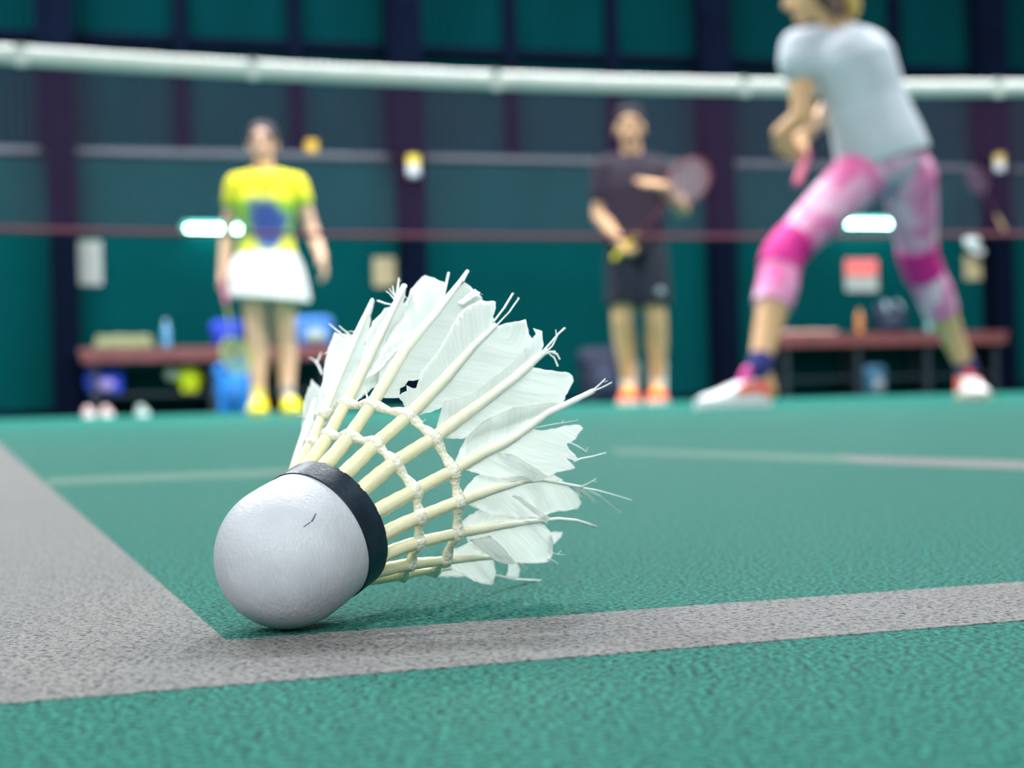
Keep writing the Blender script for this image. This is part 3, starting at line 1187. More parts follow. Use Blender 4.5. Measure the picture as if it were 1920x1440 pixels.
chain(bm, [(a2(1163, 306, 0.02), 0.062), (shL, 0.076), (shL.lerp(eL, 0.52), 0.074)])
chain(bm, [(a2(1207, 306, 0.02), 0.062), (shR, 0.076), (shR.lerp(eR, 0.55), 0.074)])
torso_loft(bm, [(a2(x, y, dy), rx, ry, XV, YV) for x, y, dy, rx, ry in ((1185, 291, 0.02, 0.075, 0.065), (1185, 301, 0.02, 0.14, 0.09), (1185, 320, 0.01, 0.185, 0.11), (1185, 350, 0.0, 0.19, 0.122), (1186, 390, 0.0, 0.18, 0.118), (1188, 425, 0.0, 0.176, 0.118), (1190, 458, 0.0, 0.18, 0.124))])
remeshed('shirt', bm, TEE, p2, 0.0065, 5)
bm = bmesh.new()
ellipsoid(bm, a2(1193, 470), 0.178, 0.126, 0.10)
for hp_, kn in ((hipL, kL), (hipR, kR)):
    e1 = hp_.lerp(kn, 0.80)
    tube(bm, [hp_ + UPV * 0.03, hp_.lerp(kn, 0.4), e1], [0.103, 0.102, 0.100], 20)
sh = remeshed('shorts', bm, SHORT, p2, 0.0065, 3)
bm = bmesh.new()
ellipsoid(bm, a2(1238, 546, -0.143), 0.024, 0.004, 0.024)
finish('shorts_emblem', bm, mat('emblem_pale', (170, 176, 190), 0.6), sh, True)
NEON = mat('shoe_neon_orange', (255, 92, 60), 0.5, 0.05, 20)
YEL = mat('shoe_yellow', (255, 210, 30), 0.5, 0.05, 20)
for he, to, an in ((heelL, toeL, aL), (heelR, toeR, aR)):
    so = shoe(p2, he, to, an, NEON, mat('sole_white', (236, 230, 224), 0.5), tongue_m=YEL, w=0.062, hi=0.125)
    bm = bmesh.new()
    d = (to - he)
    ellipsoid(bm, he + d * 0.70 + UPV * 0.072, 0.036, 0.085, 0.014)
    finish('toe_panel', bm, YEL, so, True)
    sock(p2, an, an + UPV * 0.125, 0.047, 0.050, WHITE)
racket('badminton_racket', butt, hend, Vector((0.1, -1, 0.1)), 'racket with yellow grip and reddish head held by the player in dark shirt', (226, 206, 20), (150, 60, 62), (214, 170, 176))

# ---- the player in pink leggings
Y3 = 5.15


def a3(x, y, dy=0.0):
    return at(x, y, Y3 + dy)


f3 = Vector((-0.93, 0.36, -0.05)).normalized()
hc = a3(1520, -22, 0.02)
lean = Vector((-0.18, 0.05, 1)).normalized()
nb = a3(1572, 62, 0.02)
shL, shR = a3(1500, 92, -0.02), a3(1622, 96, 0.16)
pel = a3(1655, 292, 0.02)
hipL, hipR = a3(1612, 330, -0.04), a3(1703, 330, 0.06)
kL, kR = a3(1466, 478, -0.25), a3(1722, 488, 0.22)
heelL, toeL = ground(on_floor(1448, 762)), ground(on_floor(1312, 767))
YL = 4.72
heelL, toeL = ground(at(1440, 760, YL)), ground(at(1308, 760, YL - 0.06))
YR = 5.60
heelR, toeR = ground(at(1808, 740, YR + 0.04)), ground(at(1838, 740, YR - 0.2))
aL = at(1424, 690, YL)
aR = at(1812, 690, YR)
eL, wL = a3(1506, 218, -0.06), a3(1462, 250, -0.02)
eR, wR = a3(1560, 200, 0.36), a3(1500, 262, 0.22)
tside = (shR - shL).normalized()
bm = bmesh.new()
face, side, kk = head_shape(bm, hc, f3, lean, 0.232)
capsule(bm, hc - lean * 0.04 - f3 * 0.03, 0.055, nb, 0.06)
chain(bm, [(nb.lerp(shL, 0.5), 0.044), (shL, 0.047), (eL, 0.042), (wL, 0.028)])
chain(bm, [(nb.lerp(shR, 0.5), 0.044), (shR, 0.047), (eR, 0.042), (wR, 0.028)])
sp = nb - pel
spn = sp.normalized()
tf = tside.cross(spn).normalized()
if tf.dot(f3) < 0:
    tf = -tf
ts = spn.cross(tf).normalized()
ellipsoid(bm, pel.lerp(nb, 0.70), 0.135, 0.092, 0.16, ts, tf, spn)
ellipsoid(bm, pel.lerp(nb, 0.40), 0.130, 0.095, 0.15, ts, tf, spn)
ellipsoid(bm, pel, 0.165, 0.13, 0.12, ts, tf, spn)
leg_shape(bm, hipL, kL, aL, 0.092, 0.060, 0.062, 0.036, Vector((0.5, 0, 0)))
leg_shape(bm, hipR, kR, aR, 0.092, 0.060, 0.062, 0.036, Vector((0.5, 0, 0)))
for an, he, to in ((aL, heelL, toeL), (aR, heelR, toeR)):
    capsule(bm, an, 0.036, he + UPV * 0.05, 0.032)
    capsule(bm, he + UPV * 0.05, 0.03, he + (to - he) * 0.6 + UPV * 0.045, 0.026)
butt3, hend3 = a3(1496, 345, 0.02), a3(1330, 30, 0.30)
butt3 = a3(1499, 343, 0.06)
g3 = (wL.lerp(wR, 0.5) - butt3).normalized()
hand_shape(bm, wL, a3(1490, 292, 0.0) - wL, Vector((0.6, 0.6, 0.3)), Vector((-0.5, 0.5, 0.2)), 0.7, 0.98)
hand_shape(bm, wR, a3(1490, 318, 0.1) - wR, Vector((-0.4, -0.8, 0.2)), Vector((-0.5, 0, 0.5)), 1.0, 0.98)
p3 = remeshed('person', bm, SKIN2, None, 0.0055, 5)
tag(p3, 'player in grey shirt and pink leggings crouching with back turned on near side of net', 'person')
head_details(hc, face, lean, side, kk, p3)
bm = bmesh.new()
ellipsoid(bm, hc + lean * 0.035 - f3 * 0.026, 0.088, 0.100, 0.094, side, face, lean, 20, 14)
ellipsoid(bm, hc - lean * 0.035 - f3 * 0.060, 0.078, 0.065, 0.085, side, face, lean)
for k in range(7):
    t = -1 + 2 * k / 6
    capsule(bm, hc - lean * 0.04 - f3 * (0.06 + 0.02 * (1 - t * t)) + side * 0.06 * t, 0.026, hc - lean * (0.105 + 0.012 * cos(k * 2)) - f3 * (0.07 + 0.02 * (1 - t * t)) + side * 0.062 * t, 0.02, 8)
hair3 = remeshed('hair', bm, HAIRB, p3, 0.006, 3)
bm = bmesh.new()
chain(bm, [(hc + lean * 0.02 - f3 * 0.115, 0.024), (a3(1592, -8, -0.02), 0.032), (a3(1600, 12, -0.02), 0.028), (a3(1602, 30, 0.0), 0.014)])
remeshed('ponytail', bm, HAIRL, hair3, 0.006, 3)
bm = bmesh.new()
tube(bm, [hc + lean * 0.02 - f3 * (0.108 + 0.008 * 0) + (side * cos(t) + lean * sin(t)) * 0.026 for t in [2 * pi * j / 12 for j in range(13)]], 0.007, 6)
finish('hair_tie', bm, DARK, hair3, True)
GREYT = mat('tee_grey', (198, 203, 212), 0.9, 0.08, 5, 0.35, bscale=14)
bm = bmesh.new()
chain(bm, [(nb.lerp(shL, 0.45) - UPV * 0.01, 0.066), (shL, 0.075), (shL.lerp(eL, 0.22), 0.082)])
chain(bm, [(nb.lerp(shR, 0.45) - UPV * 0.01, 0.066), (shR, 0.075), (shR.lerp(eR, 0.42), 0.082)])
torso_loft(bm, [(pel + sp * t - tf * bk, rx, ry, ts, tf) for t, bk, rx, ry in ((-0.06, 0.0, 0.186, 0.152), (0.08, 0.0, 0.186, 0.150), (0.24, 0.004, 0.174, 0.138), (0.42, 0.008, 0.166, 0.128), (0.60, 0.014, 0.170, 0.130), (0.76, 0.018, 0.176, 0.128), (0.88, 0.016, 0.160, 0.108), (0.96, 0.01, 0.11, 0.085), (1.01, 0.0, 0.07, 0.065))])
remeshed('shirt', bm, GREYT, p3, 0.0065, 8)
bm = bmesh.new()
tube(bm, [nb - sp * 0.0 + (ts * cos(t) * 0.066 + tf * sin(t) * 0.064) for t in [2 * pi * j / 24 for j in range(25)]], 0.009, 8)
finish('collar', bm, GREYT, p3, True)


def pink_mat():
    m = bpy.data.materials.new('leggings_pink_mottle')
    m.use_nodes = True
    nt = m.node_tree
    N, L = nt.nodes, nt.links
    b = N['Principled BSDF']
    tc = N.new('ShaderNodeTexCoord')
    nz = N.new('ShaderNodeTexNoise')
    nz.inputs['Scale'].default_value = 9
    nz.inputs['Detail'].default_value = 5
    nz.inputs['Distortion'].default_value = 0.8
    L.new(tc.outputs['Object'], nz.inputs['Vector'])
    rp = N.new('ShaderNodeValToRGB')
    e = rp.color_ramp.elements
    e[0].position = 0.35
    e[0].color = lin((234, 96, 166))
    e[1].position = 0.66
    e[1].color = lin((250, 206, 230))
    x = e.new(0.5)
    x.color = lin((238, 150, 196))
    L.new(nz.outputs['Fac'], rp.inputs['Fac'])
    L.new(rp.outputs['Color'], b.inputs['Base Color'])
    b.inputs['Roughness'].default_value = 0.7
    return m


PINK = pink_mat()
MAG = mat('knee_magenta', (216, 22, 138), 0.75, 0.08, 30)
bm = bmesh.new()
ellipsoid(bm, pel - spn * 0.02, 0.172, 0.138, 0.11, ts, tf, spn)
for hp_, kn, an in ((hipL, kL, aL), (hipR, kR, aR)):
    chain(bm, [(hp_, 0.101), (hp_.lerp(kn, 0.45), 0.089), (kn, 0.066)])
    mid = kn.lerp(an, 0.28) + Vector((0.006, 0, 0))
    tube(bm, [kn, mid, kn.lerp(an, 0.47)], [0.066, 0.070, 0.066], 18)
remeshed('leggings', bm, PINK, p3, 0.0065, 5)
for hp_, kn, an in ((hipL, kL, aL), (hipR, kR, aR)):
    bm = bmesh.new()
    a_, b_ = kn.lerp(hp_, 0.17), kn.lerp(an, 0.14)
    tube(bm, [a_, kn.lerp(hp_, 0.06), kn + Vector((0.003, 0, 0)), b_], [0.077, 0.0735, 0.0725, 0.0735], 22)
    remeshed('knee_band', bm, MAG, p3, 0.006, 4)
NAVY = mat('sock_navy', (40, 44, 110), 0.9)
CORAL = mat('shoe_coral', (255, 92, 72), 0.5)
MAGT = mat('shoe_magenta', (226, 60, 160), 0.5)
shoe(p3, heelL, toeL, aL, WHITE, WHITE, accent_m=CORAL, tongue_m=MAGT, w=0.052, hi=0.10)
shoe(p3, heelR, toeR, aR, WHITE, mat('sole_beige', (206, 196, 176), 0.6), accent_m=CORAL, tongue_m=CORAL, w=0.052, hi=0.10)
sock(p3, aL, aL + (kL - aL).normalized() * 0.03, 0.043, 0.041, NAVY)
sock(p3, aR, aR + (kR - aR).normalized() * 0.03, 0.043, 0.041, NAVY)
butt3 = a3(1494, 346, 0.06)
hd = (a3(1572, 120, 0.42) - butt3).normalized()
racket('badminton_racket', butt3, butt3 + hd * 0.675, Vector((1, -0.3, 0)), 'racket with pink grip held in front by the player in pink leggings', (216, 110, 140), (60, 60, 90), (180, 160, 170))

# racket hung on the far right column
s_, z_ = wall_sz(1842, 355, 0.32)
c0 = wall_pt(s_, z_, 0.33)
r_ = racket('badminton_racket', c0 + Vector((0.22, 0.06, -0.40)), c0 + Vector((-0.12, -0.03, 0.20)), WN, 'dark reddish racket hung against the far right column', (196, 168, 110), (96, 60, 80), (120, 90, 110))
bm = bmesh.new()
pp = Vector((0.22, 0.06, -0.40)) * -1
tube(bm, [pp + Vector((0.05, 0.22, 0.02)), pp + Vector((0.0, -0.01, 0.02))], 0.006, 6)
finish('hanging_peg', bm, DARK, r_)

for x, lab, c in ((163, 'pinkish trainer on the floor at the left bench end, nearest the column', (196, 150, 150)), (196, 'second pinkish trainer from the column on the floor by the left bench', (196, 150, 150)), (262, 'single grey trainer on the floor under the left bench', (140, 160, 150))):
    h_ = wall_pt(wall_sz(x, 775, 0.62)[0], 0, 0.62)
    o = shoe(None, h_, h_ + WN * 0.27 + WD * 0.03, h_, mat('trainer_%d' % c[0], c, 0.6), WHITE)
    tag(o, lab, 'shoe')

# ------------------------------------------------------------------ the net
net = empty('net', NET0, COURT)
tag(net, 'badminton net with white top tape and dark reddish mesh across the court', 'net')
TAPE = mat('net_tape_white', (214, 215, 210), 0.6, 0.06, 20, 0.6, bscale=40)
MESHM = mat('net_twine', (92, 54, 92), 0.8, spec=0.1)
REDT = mat('net_bottom_cord', (112, 42, 62), 0.7)
s_of = lambda x, y: (on_plane(x, y, NET0, WN) - NET0).dot(WD)
n_lo, n_hi = -2.95, 3.15
n_mid = 0.5 * (n_lo + n_hi)


def n_top(s):
    return 1.508 + 0.045 * ((s - n_mid) / 2.4) ** 2


def n_bot(s):
    return 0.772 + 0.022 * ((s - n_mid) / 2.4) ** 2


bm = bmesh.new()
rings = []
K = 122
for j in range(K + 1):
    s = n_lo + (n_hi - n_lo) * j / K
    wv = 0.0025 * sin(j * 1.3) + 0.002 * sin(j * 0.47)
    t = n_top(s)
    rings.append([Vector((s, y + wv, t + z)) for y, z in ((-0.004, -0.078), (-0.007, -0.04), (-0.007, -0.008), (0, 0), (0.007, -0.008), (0.007, -0.04), (0.004, -0.078))])
ring_loft(bm, rings)
finish('top_tape', bm, TAPE, net, True)
for x in (475, 930, 1395, 1870, 40):
    s = s_of(x, 150)
    bm = bmesh.new()
    box(bm, s - 0.022, s + 0.022, -0.011, 0.011, n_top(s) - 0.082, n_top(s) + 0.003, 0.003)
    finish('tie', bm, TAPE, net)
bm = bmesh.new()


def quad_string(p, q, r):
    d = (q - p)
    ax = Vector((1, 0, 0)) if abs(d.x) < abs(d.z) else Vector((0, 0, 1))
    ay = Vector((0, 1, 0))
    o4 = [(ax * r), (ay * r), (-ax * r), (-ay * r)]
    A = [bm.verts.new(p + o) for o in o4]
    B = [bm.verts.new(q + o) for o in o4]
    for i in range(4):
        bm.faces.new((A[i], A[(i + 1) % 4], B[(i + 1) % 4], B[i]))


cell = 0.019
ns = int((n_hi - n_lo) / cell)
for j in range(ns + 1):
    s = n_lo + cell * j
    quad_string(Vector((s, 0, n_bot(s))), Vector((s, 0, n_top(s) - 0.06)), 0.0012)
nr = 36
for i in range(nr + 1):
    fr = i / nr
    seg = 24
    for j in range(seg):
        sa, sb = n_lo + (n_hi - n_lo) * j / seg, n_lo + (n_hi - n_lo) * (j + 1) / seg
        za = n_bot(sa) + (n_top(sa) - 0.06 - n_bot(sa)) * fr
        zb = n_bot(sb) + (n_top(sb) - 0.06 - n_bot(sb)) * fr
        quad_string(Vector((sa, 0, za)), Vector((sb, 0, zb)), 0.0012)
nm = finish('net_mesh', bm, MESHM, net)
nm['kind'] = 'stuff'
bm = bmesh.new()
tube(bm, [Vector((n_lo + (n_hi - n_lo) * j / 40, 0, n_bot(n_lo + (n_hi - n_lo) * j / 40))) for j in range(41)], 0.011, 8)
finish('bottom_cord', bm, REDT, net, True)
for s, lab in ((n_lo - 0.03, 'steel net post at the left end of the net'), (n_hi + 0.03, 'steel net post at the right end of the net')):
    o = empty('net_post', NET0 + WD * s, COURT)
    tag(o, lab, 'post')
    bm = bmesh.new()
    tube(bm, [(0, 0, 0.02), (0, 0, 1.575)], 0.022, 14)
    finish('pole', bm, STEEL, o, True)
    bm = bmesh.new()
    box(bm, -0.14, 0.14, -0.14, 0.14, 0, 0.03, 0.006)
    finish('base_plate', bm, STEEL, o)


# ------------------------------------------------------------------ the shuttlecock
SC = Vector((-0.03487, 0.27462, -0.02269 + H))        # centre of the top rim of the cork
SA = Vector((0.56438, 0.74005, 0.36579)).normalized()  # axis, from cork to feathers
su = (RI * 0 + SA.cross(-UP)).normalized()
sv = SA.cross(su).normalized()
RB, SL, D1, D2, PH = 0.0120, 0.386, 0.00863, 0.01667, 0.52044
root = empty('shuttlecock', (SC.x, SC.y, 0))
tag(root, 'battered white feather shuttlecock with dark band lying on the green court', 'shuttlecock')
RL = Vector((SC.x, SC.y, 0))


def leather_mat():
    m = bpy.data.materials.new('cork_white_leather')
    m.use_nodes = True
    nt = m.node_tree
    N, L = nt.nodes, nt.links
    b = N['Principled BSDF']
    tc = N.new('ShaderNodeTexCoord')
    mp = N.new('ShaderNodeMapping')
    mp.inputs['Rotation'].default_value = (0.2, 0.3, 0.9)
    mp.inputs['Scale'].default_value = (1900, 420, 1900)
    L.new(tc.outputs['Object'], mp.inputs['Vector'])
    nz = N.new('ShaderNodeTexNoise')
    nz.inputs['Scale'].default_value = 1.0
    nz.inputs['Detail'].default_value = 3
    nz.inputs['Distortion'].default_value = 0.6
    L.new(mp.outputs['Vector'], nz.inputs['Vector'])
    n2 = N.new('ShaderNodeTexNoise')
    n2.inputs['Scale'].default_value = 120
    n2.inputs['Detail'].default_value = 4
    L.new(tc.outputs['Object'], n2.inputs['Vector'])
    rp = N.new('ShaderNodeValToRGB')
    rp.color_ramp.elements[0].position = 0.3
    rp.color_ramp.elements[1].position = 0.7
    rp.color_ramp.elements[0].color = lin((190, 192, 199))
    rp.color_ramp.elements[1].color = lin((206, 208, 214))
    L.new(n2.outputs['Fac'], rp.inputs['Fac'])
    L.new(rp.outputs['Color'], b.inputs['Base Color'])
    b.inputs['Roughness'].default_value = 0.42
    b.inputs['Specular IOR Level'].default_value = 0.4
    bp = N.new('ShaderNodeBump')
    bp.inputs['Strength'].default_value = 0.55
    bp.inputs['Distance'].default_value = 0.00035
    L.new(nz.outputs['Fac'], bp.inputs['Height'])
    L.new(bp.outputs['Normal'], b.inputs['Normal'])
    return m


def lathe_axis(name, prof, m, seg=96):
    bm = bmesh.new()
    lathe(bm, prof, seg)
    o = finish(name, bm, m, root, True)
    z = SA
    x = su
    y = z.cross(x)
    M = Matrix(((x.x, y.x, z.x, SC.x - RL.x), (x.y, y.y, z.y, SC.y - RL.y), (x.z, y.z, z.z, SC.z), (0, 0, 0, 1)))
    o.matrix_local = M
    return o


RD, SS = 0.01343, 0.01263
prof = [(0.0003, -SS - RD + 0.000002)]
for k in range(1, 29):
    t = pi / 2 * k / 28
    prof.append((RD * sin(t), -SS - RD * cos(t)))
prof += [(0.01340, -0.0100), (0.01330, -0.0078), (0.01316, -0.0058), (0.01314, -0.0040), (0.0128, -0.0008), (0.004, -0.0006)]
lathe_axis('cork', prof, leather_mat())
bandm = mat('band_dark_teal', (7, 32, 46), 0.4, 0.5, 260, 0.05, spec=0.4)
lathe_axis('band', [(0.01300, -0.0054), (0.01332, -0.0054), (0.01336, -0.0053), (0.01337, -0.0050), (0.01334, -0.0003), (0.01333, -0.0001), (0.01328, 0.0001), (0.0126, 0.0002), (0.0122, 0.0002)], bandm)
lathe_axis('glue_bed', [(0.0126, -0.0003), (0.0123, 0.0007), (0.0090, 0.0006), (0.002, 0.0002)], mat('dry_glue', (214, 208, 176), 0.4))


def cone_hit(x, y):
    d = ray(x, y).normalized()
    w = CAM - SC
    dt, wt = d.dot(SA), w.dot(SA)
    dp, wp = d - SA * dt, w - SA * wt
    a = dp.dot(dp) - (SL * dt) ** 2
    b = 2 * (dp.dot(wp) - SL * dt * (RB + SL * wt))
    c = wp.dot(wp) - (RB + SL * wt) ** 2
    disc = b * b - 4 * a * c
    if disc < 0:
        return None
    best = None
    for s in (-1, 1):
        k = (-b + s * sqrt(disc)) / (2 * a)
        p = CAM + d * k
        t = (p - SC).dot(SA)
        if k > 0.1 and -0.01 < t < 0.09:
            if best is None or k < best[0]:
                best = (k, p)
    return best[1] if best else None


def spoke(k):
    t = PH + k * pi / 8
    return (su * cos(t) + sv * sin(t)).normalized()


def model_pt(k, t):
    return SC + SA * t + spoke(k) * (RB + SL * t)


class Leaf:
    """the surface one feather lies in: the cone itself, or a twisted plane through its quill"""
    def __init__(self, k):
        self.k = k
        e = spoke(k)
        self.g = (SA + e * SL).normalized()
        self.n = (e - SA * SL).normalized()
        p0 = model_pt(k, 0.012)
        self.p0 = p0
        c = (CAM - p0).normalized()
        m = self.n + c * (0.35 if k == 8 else 0.9)
        m -= self.g * m.dot(self.g)
        self.m = m.normalized()
        self.cone = 3 <= k <= 7

    def hit(self, x, y):
        if self.cone:
            p = cone_hit(x, y)
            if p is not None:
                return p
        d = ray(x, y)
        return CAM + d * ((self.p0 - CAM).dot(self.m) / d.dot(self.m))

    def normal(self, p):
        if self.cone:
            w = p - SC
            e = (w - SA * w.dot(SA)).normalized()
            return (e - SA * SL).normalized()
        return self.m


def vane_mat():
    m = bpy.data.materials.new('feather_white')
    m.use_nodes = True
    nt = m.node_tree
    N, L = nt.nodes, nt.links
    b = N['Principled BSDF']
    uv = N.new('ShaderNodeUVMap')
    mp = N.new('ShaderNodeMapping')
    mp.inputs['Scale'].default_value = (3.2, 0.12, 1)
    L.new(uv.outputs['UV'], mp.inputs['Vector'])
    nz = N.new('ShaderNodeTexNoise')
    nz.inputs['Scale'].default_value = 1.0
    nz.inputs['Detail'].default_value = 3
    L.new(mp.outputs['Vector'], nz.inputs['Vector'])
    rp = N.new('ShaderNodeValToRGB')
    rp.color_ramp.elements[0].position = 0.3
    rp.color_ramp.elements[1].position = 0.65
    rp.color_ramp.elements[0].color = lin((234, 240, 235))
    rp.color_ramp.elements[1].color = lin((250, 252, 249))
    L.new(nz.outputs['Fac'], rp.inputs['Fac'])
    L.new(rp.outputs['Color'], b.inputs['Base Color'])
    b.inputs['Roughness'].default_value = 0.42
    b.inputs['Specular IOR Level'].default_value = 0.45
    bp = N.new('ShaderNodeBump')
    bp.inputs['Strength'].default_value = 0.35
    bp.inputs['Distance'].default_value = 0.0003
    L.new(nz.outputs['Fac'], bp.inputs['Height'])
    L.new(bp.outputs['Normal'], b.inputs['Normal'])
    tr = N.new('ShaderNodeBsdfTranslucent')
    tr.inputs['Color'].default_value = lin((240, 246, 240))
    mx = N.new('ShaderNodeMixShader')
    mx.inputs['Fac'].default_value = 0.22
    L.new(b.outputs[0], mx.inputs[1])
    L.new(tr.outputs[0], mx.inputs[2])
    L.new(mx.outputs[0], N['Material Output'].inputs['Surface'])
    return m


VANE = vane_mat()
QUILL = mat('quill_cream', (236, 230, 192), 0.3, 0.05, 240, 0.06, spec=0.5, bscale=700)
q_ = QUILL.node_tree.nodes['Principled BSDF']
q_.inputs['Subsurface Weight'].default_value = 0.25
q_.inputs['Subsurface Radius'].default_value = (0.002, 0.0018, 0.001)
qn, ql = QUILL.node_tree.nodes, QUILL.node_tree.links
tq = qn.new('ShaderNodeTexCoord')                # cream root, paler towards the tip
dq = qn.new('ShaderNodeVectorMath')
dq.operation = 'DOT_PRODUCT'
dq.inputs[1].default_value = SA
ql.new(tq.outputs['Object'], dq.inputs[0])
mq = qn.new('ShaderNodeMapRange')
mq.inputs['From Min'].default_value = SC.z * SA.z + 0.012
mq.inputs['From Max'].default_value = SC.z * SA.z + 0.042
ql.new(dq.outputs['Value'], mq.inputs['Value'])
xq = qn.new('ShaderNodeMix')
xq.data_type = 'RGBA'
xq.inputs['B'].default_value = lin((244, 246, 238))
ql.new(mq.outputs[0], xq.inputs['Factor'])
ql.new([l.from_socket for l in ql if l.to_socket == q_.inputs['Base Color']][0], xq.inputs['A'])
ql.new(xq.outputs['Result'], q_.inputs['Base Color'])
GLUE = mat('thread_glue', (246, 241, 220), 0.2, 0.06, 500, 0.25, spec=0.6, bscale=900)


def seg_near(poly, x, y):
    """nearest point on a pixel polyline: distance along, signed distance off"""
    best = None
    run = 0.0
    for (ax, ay), (bx, by) in zip(poly, poly[1:]):
        dx, dy = bx - ax, by - ay
        ll = dx * dx + dy * dy
        t = max(0, min(1, ((x - ax) * dx + (y - ay) * dy) / ll))
        px, py = ax + dx * t, ay + dy * t
        d = sqrt((x - px) ** 2 + (y - py) ** 2)
        if best is None or d < best[0]:
            sg = 1 if dx * (y - py) - dy * (x - px) > 0 else -1
            best = (d, run + t * sqrt(ll), sg)
        run += sqrt(ll)
    return best


def resample(poly, step):
    out = []
    n = len(poly)
    for i in range(n):
        (ax, ay), (bx, by) = poly[i], poly[(i + 1) % n]
        L = sqrt((bx - ax) ** 2 + (by - ay) ** 2)
        m = max(1, int(L / step))
        for j in range(m):
            out.append((ax + (bx - ax) * j / m, ay + (by - ay) * j / m))
    return out


def inside(poly, x, y):
    c = False
    n = len(poly)
    j = n - 1
    for i in range(n):
        xi, yi = poly[i]
        xj, yj = poly[j]
        if (yi > y) != (yj > y) and x < (xj - xi) * (y - yi) / (yj - yi) + xi:
            c = not c
        j = i
    return c


def taper(widths, n):
    out = []
    for i in range(n):
        t = i / max(1, n - 1) * (len(widths) - 1)
        a = min(int(t), len(widths) - 2)
        out.append(widths[a] + (widths[a + 1] - widths[a]) * (t - a))
    return out


def dense(poly, step=9):
    out = [poly[0]]
    for (ax, ay), (bx, by) in zip(poly, poly[1:]):
        L = sqrt((bx - ax) ** 2 + (by - ay) ** 2)
        m = max(1, int(L / step))
        for j in range(1, m + 1):
            out.append((ax + (bx - ax) * j / m, ay + (by - ay) * j / m))
    return out


def px2r(p, w):
    return 0.5 * w * (p - CAM).dot(fw) / F


def feather(k, shaft, widths, vanes, barbs):
    lf = Leaf(k)
    bm = bmesh.new()
    uvl = bm.loops.layers.uv.new('UVMap')
    rnd = random.Random(100 + k)
    fuzz = []
    for poly, off in vanes:
        rim = resample(poly, 6)
        jit = []
        for (x, y) in rim:
            d, s, sg = seg_near(shaft, x, y)
            a = 0.9 if d > 7 else 0.0
            jit.append((x + rnd.uniform(-a, a), y + rnd.uniform(-a, a)))
        rim = jit
        x0, x1 = min(p[0] for p in rim), max(p[0] for p in rim)
        y0, y1 = min(p[1] for p in rim), max(p[1] for p in rim)
        pts = list(rim)
        gy = y0 + 3
        while gy < y1:
            gx = x0 + 3
            while gx < x1:
                if inside(rim, gx, gy) and min((gx - q[0]) ** 2 + (gy - q[1]) ** 2 for q in rim) > 16:
                    pts.append((gx + rnd.uniform(-1, 1), gy + rnd.uniform(-1, 1)))
                gx += 8
            gy += 8
        n = len(rim)
        res = geometry.delaunay_2d_cdt([Vector(p) for p in pts], [], [list(range(n))], 1, 1e-4)
        vmap = []
        info = []
        for v in res[0]:
            d, s, sg = seg_near(shaft, v.x, v.y)
            p = lf.hit(v.x, v.y)
            nn = lf.normal(p)
            g = d / 60.0
            rip = 0.00022 * sin((s - d * 0.9) * 0.075 + k) * min(1, d / 25) + 0.00012 * sin((s - d * 0.9) * 0.21 + 2 * k) * min(1, d / 20)
            o = off * min(1.0, d / 45.0) - 0.0002 + rip
            vmap.append(bm.verts.new(p + nn * o - RL))
            info.append(((s - d * 0.75) * 0.1 + 13.7 * k, d * 0.1 * sg))
        fs = []
        for tri in res[2]:
            try:
                f = bm.faces.new([vmap[i] for i in tri])
            except ValueError:
                continue
            for lp, i in zip(f.loops, tri):
                lp[uvl].uv = info[i]
            f.smooth = True
            fs.append(f)
    geo = bm.faces[:]
    if geo:
        bmesh.ops.solidify(bm, geom=geo, thickness=0.00009)
    for line, w in barbs:
        pl = dense(line, 7)
        P = [lf.hit(x, y) for x, y in pl]
        rad = [max(0.00007, px2r(p, q)) for p, q in zip(P, taper(w, len(P)))]
        tube(bm, [p - RL for p in P], rad, 5, 0.6)
        # a few loose barbules
        for j in range(1, len(pl)):
            if rnd.random() < 0.22:
                x, y = pl[j]
                q = (x + rnd.uniform(-5, 5), y + rnd.uniform(-6, 3))
                tube(bm, [P[j] - RL, lf.hit(*q) - RL], [0.00009, 0.00004], 4)
    me_bm = bm
    bm2 = bm
    me = bpy.data.meshes.new('feather')
    bm2.to_mesh(me)
    bm2.free()
    me.materials.append(VANE)
    o = bpy.data.objects.new('feather', me)
    COL.objects.link(o)
    o.parent = root
    # the quill
    sp_ = dense(shaft, 8)
    P = [lf.hit(x, y) for x, y in sp_]
    base = model_pt(k, 0.0)
    fix = base - P[0]
    for i in range(len(P)):                      # ease the quill into its socket in the cork
        f = max(0.0, 1 - i / 7.0)
        P[i] = P[i] + fix * f * f
    P = [base - lf.g * 0.003] + P
    W_ = [w * (1.22 + 0.2 * max(0.0, 1 - i / 14)) for i, w in enumerate(taper(widths, len(P)))]
    rad = [max(0.00012, px2r(p, q)) * (1 + 0.03 * sin(i * 2.1)) for i, (p, q) in enumerate(zip(P, W_))]
    bm = bmesh.new()
    tube(bm, [p - RL for p in P], rad, 10, 0.85, hint=lf.n)
    finish('quill', bm, QUILL, o, True)
    return lf


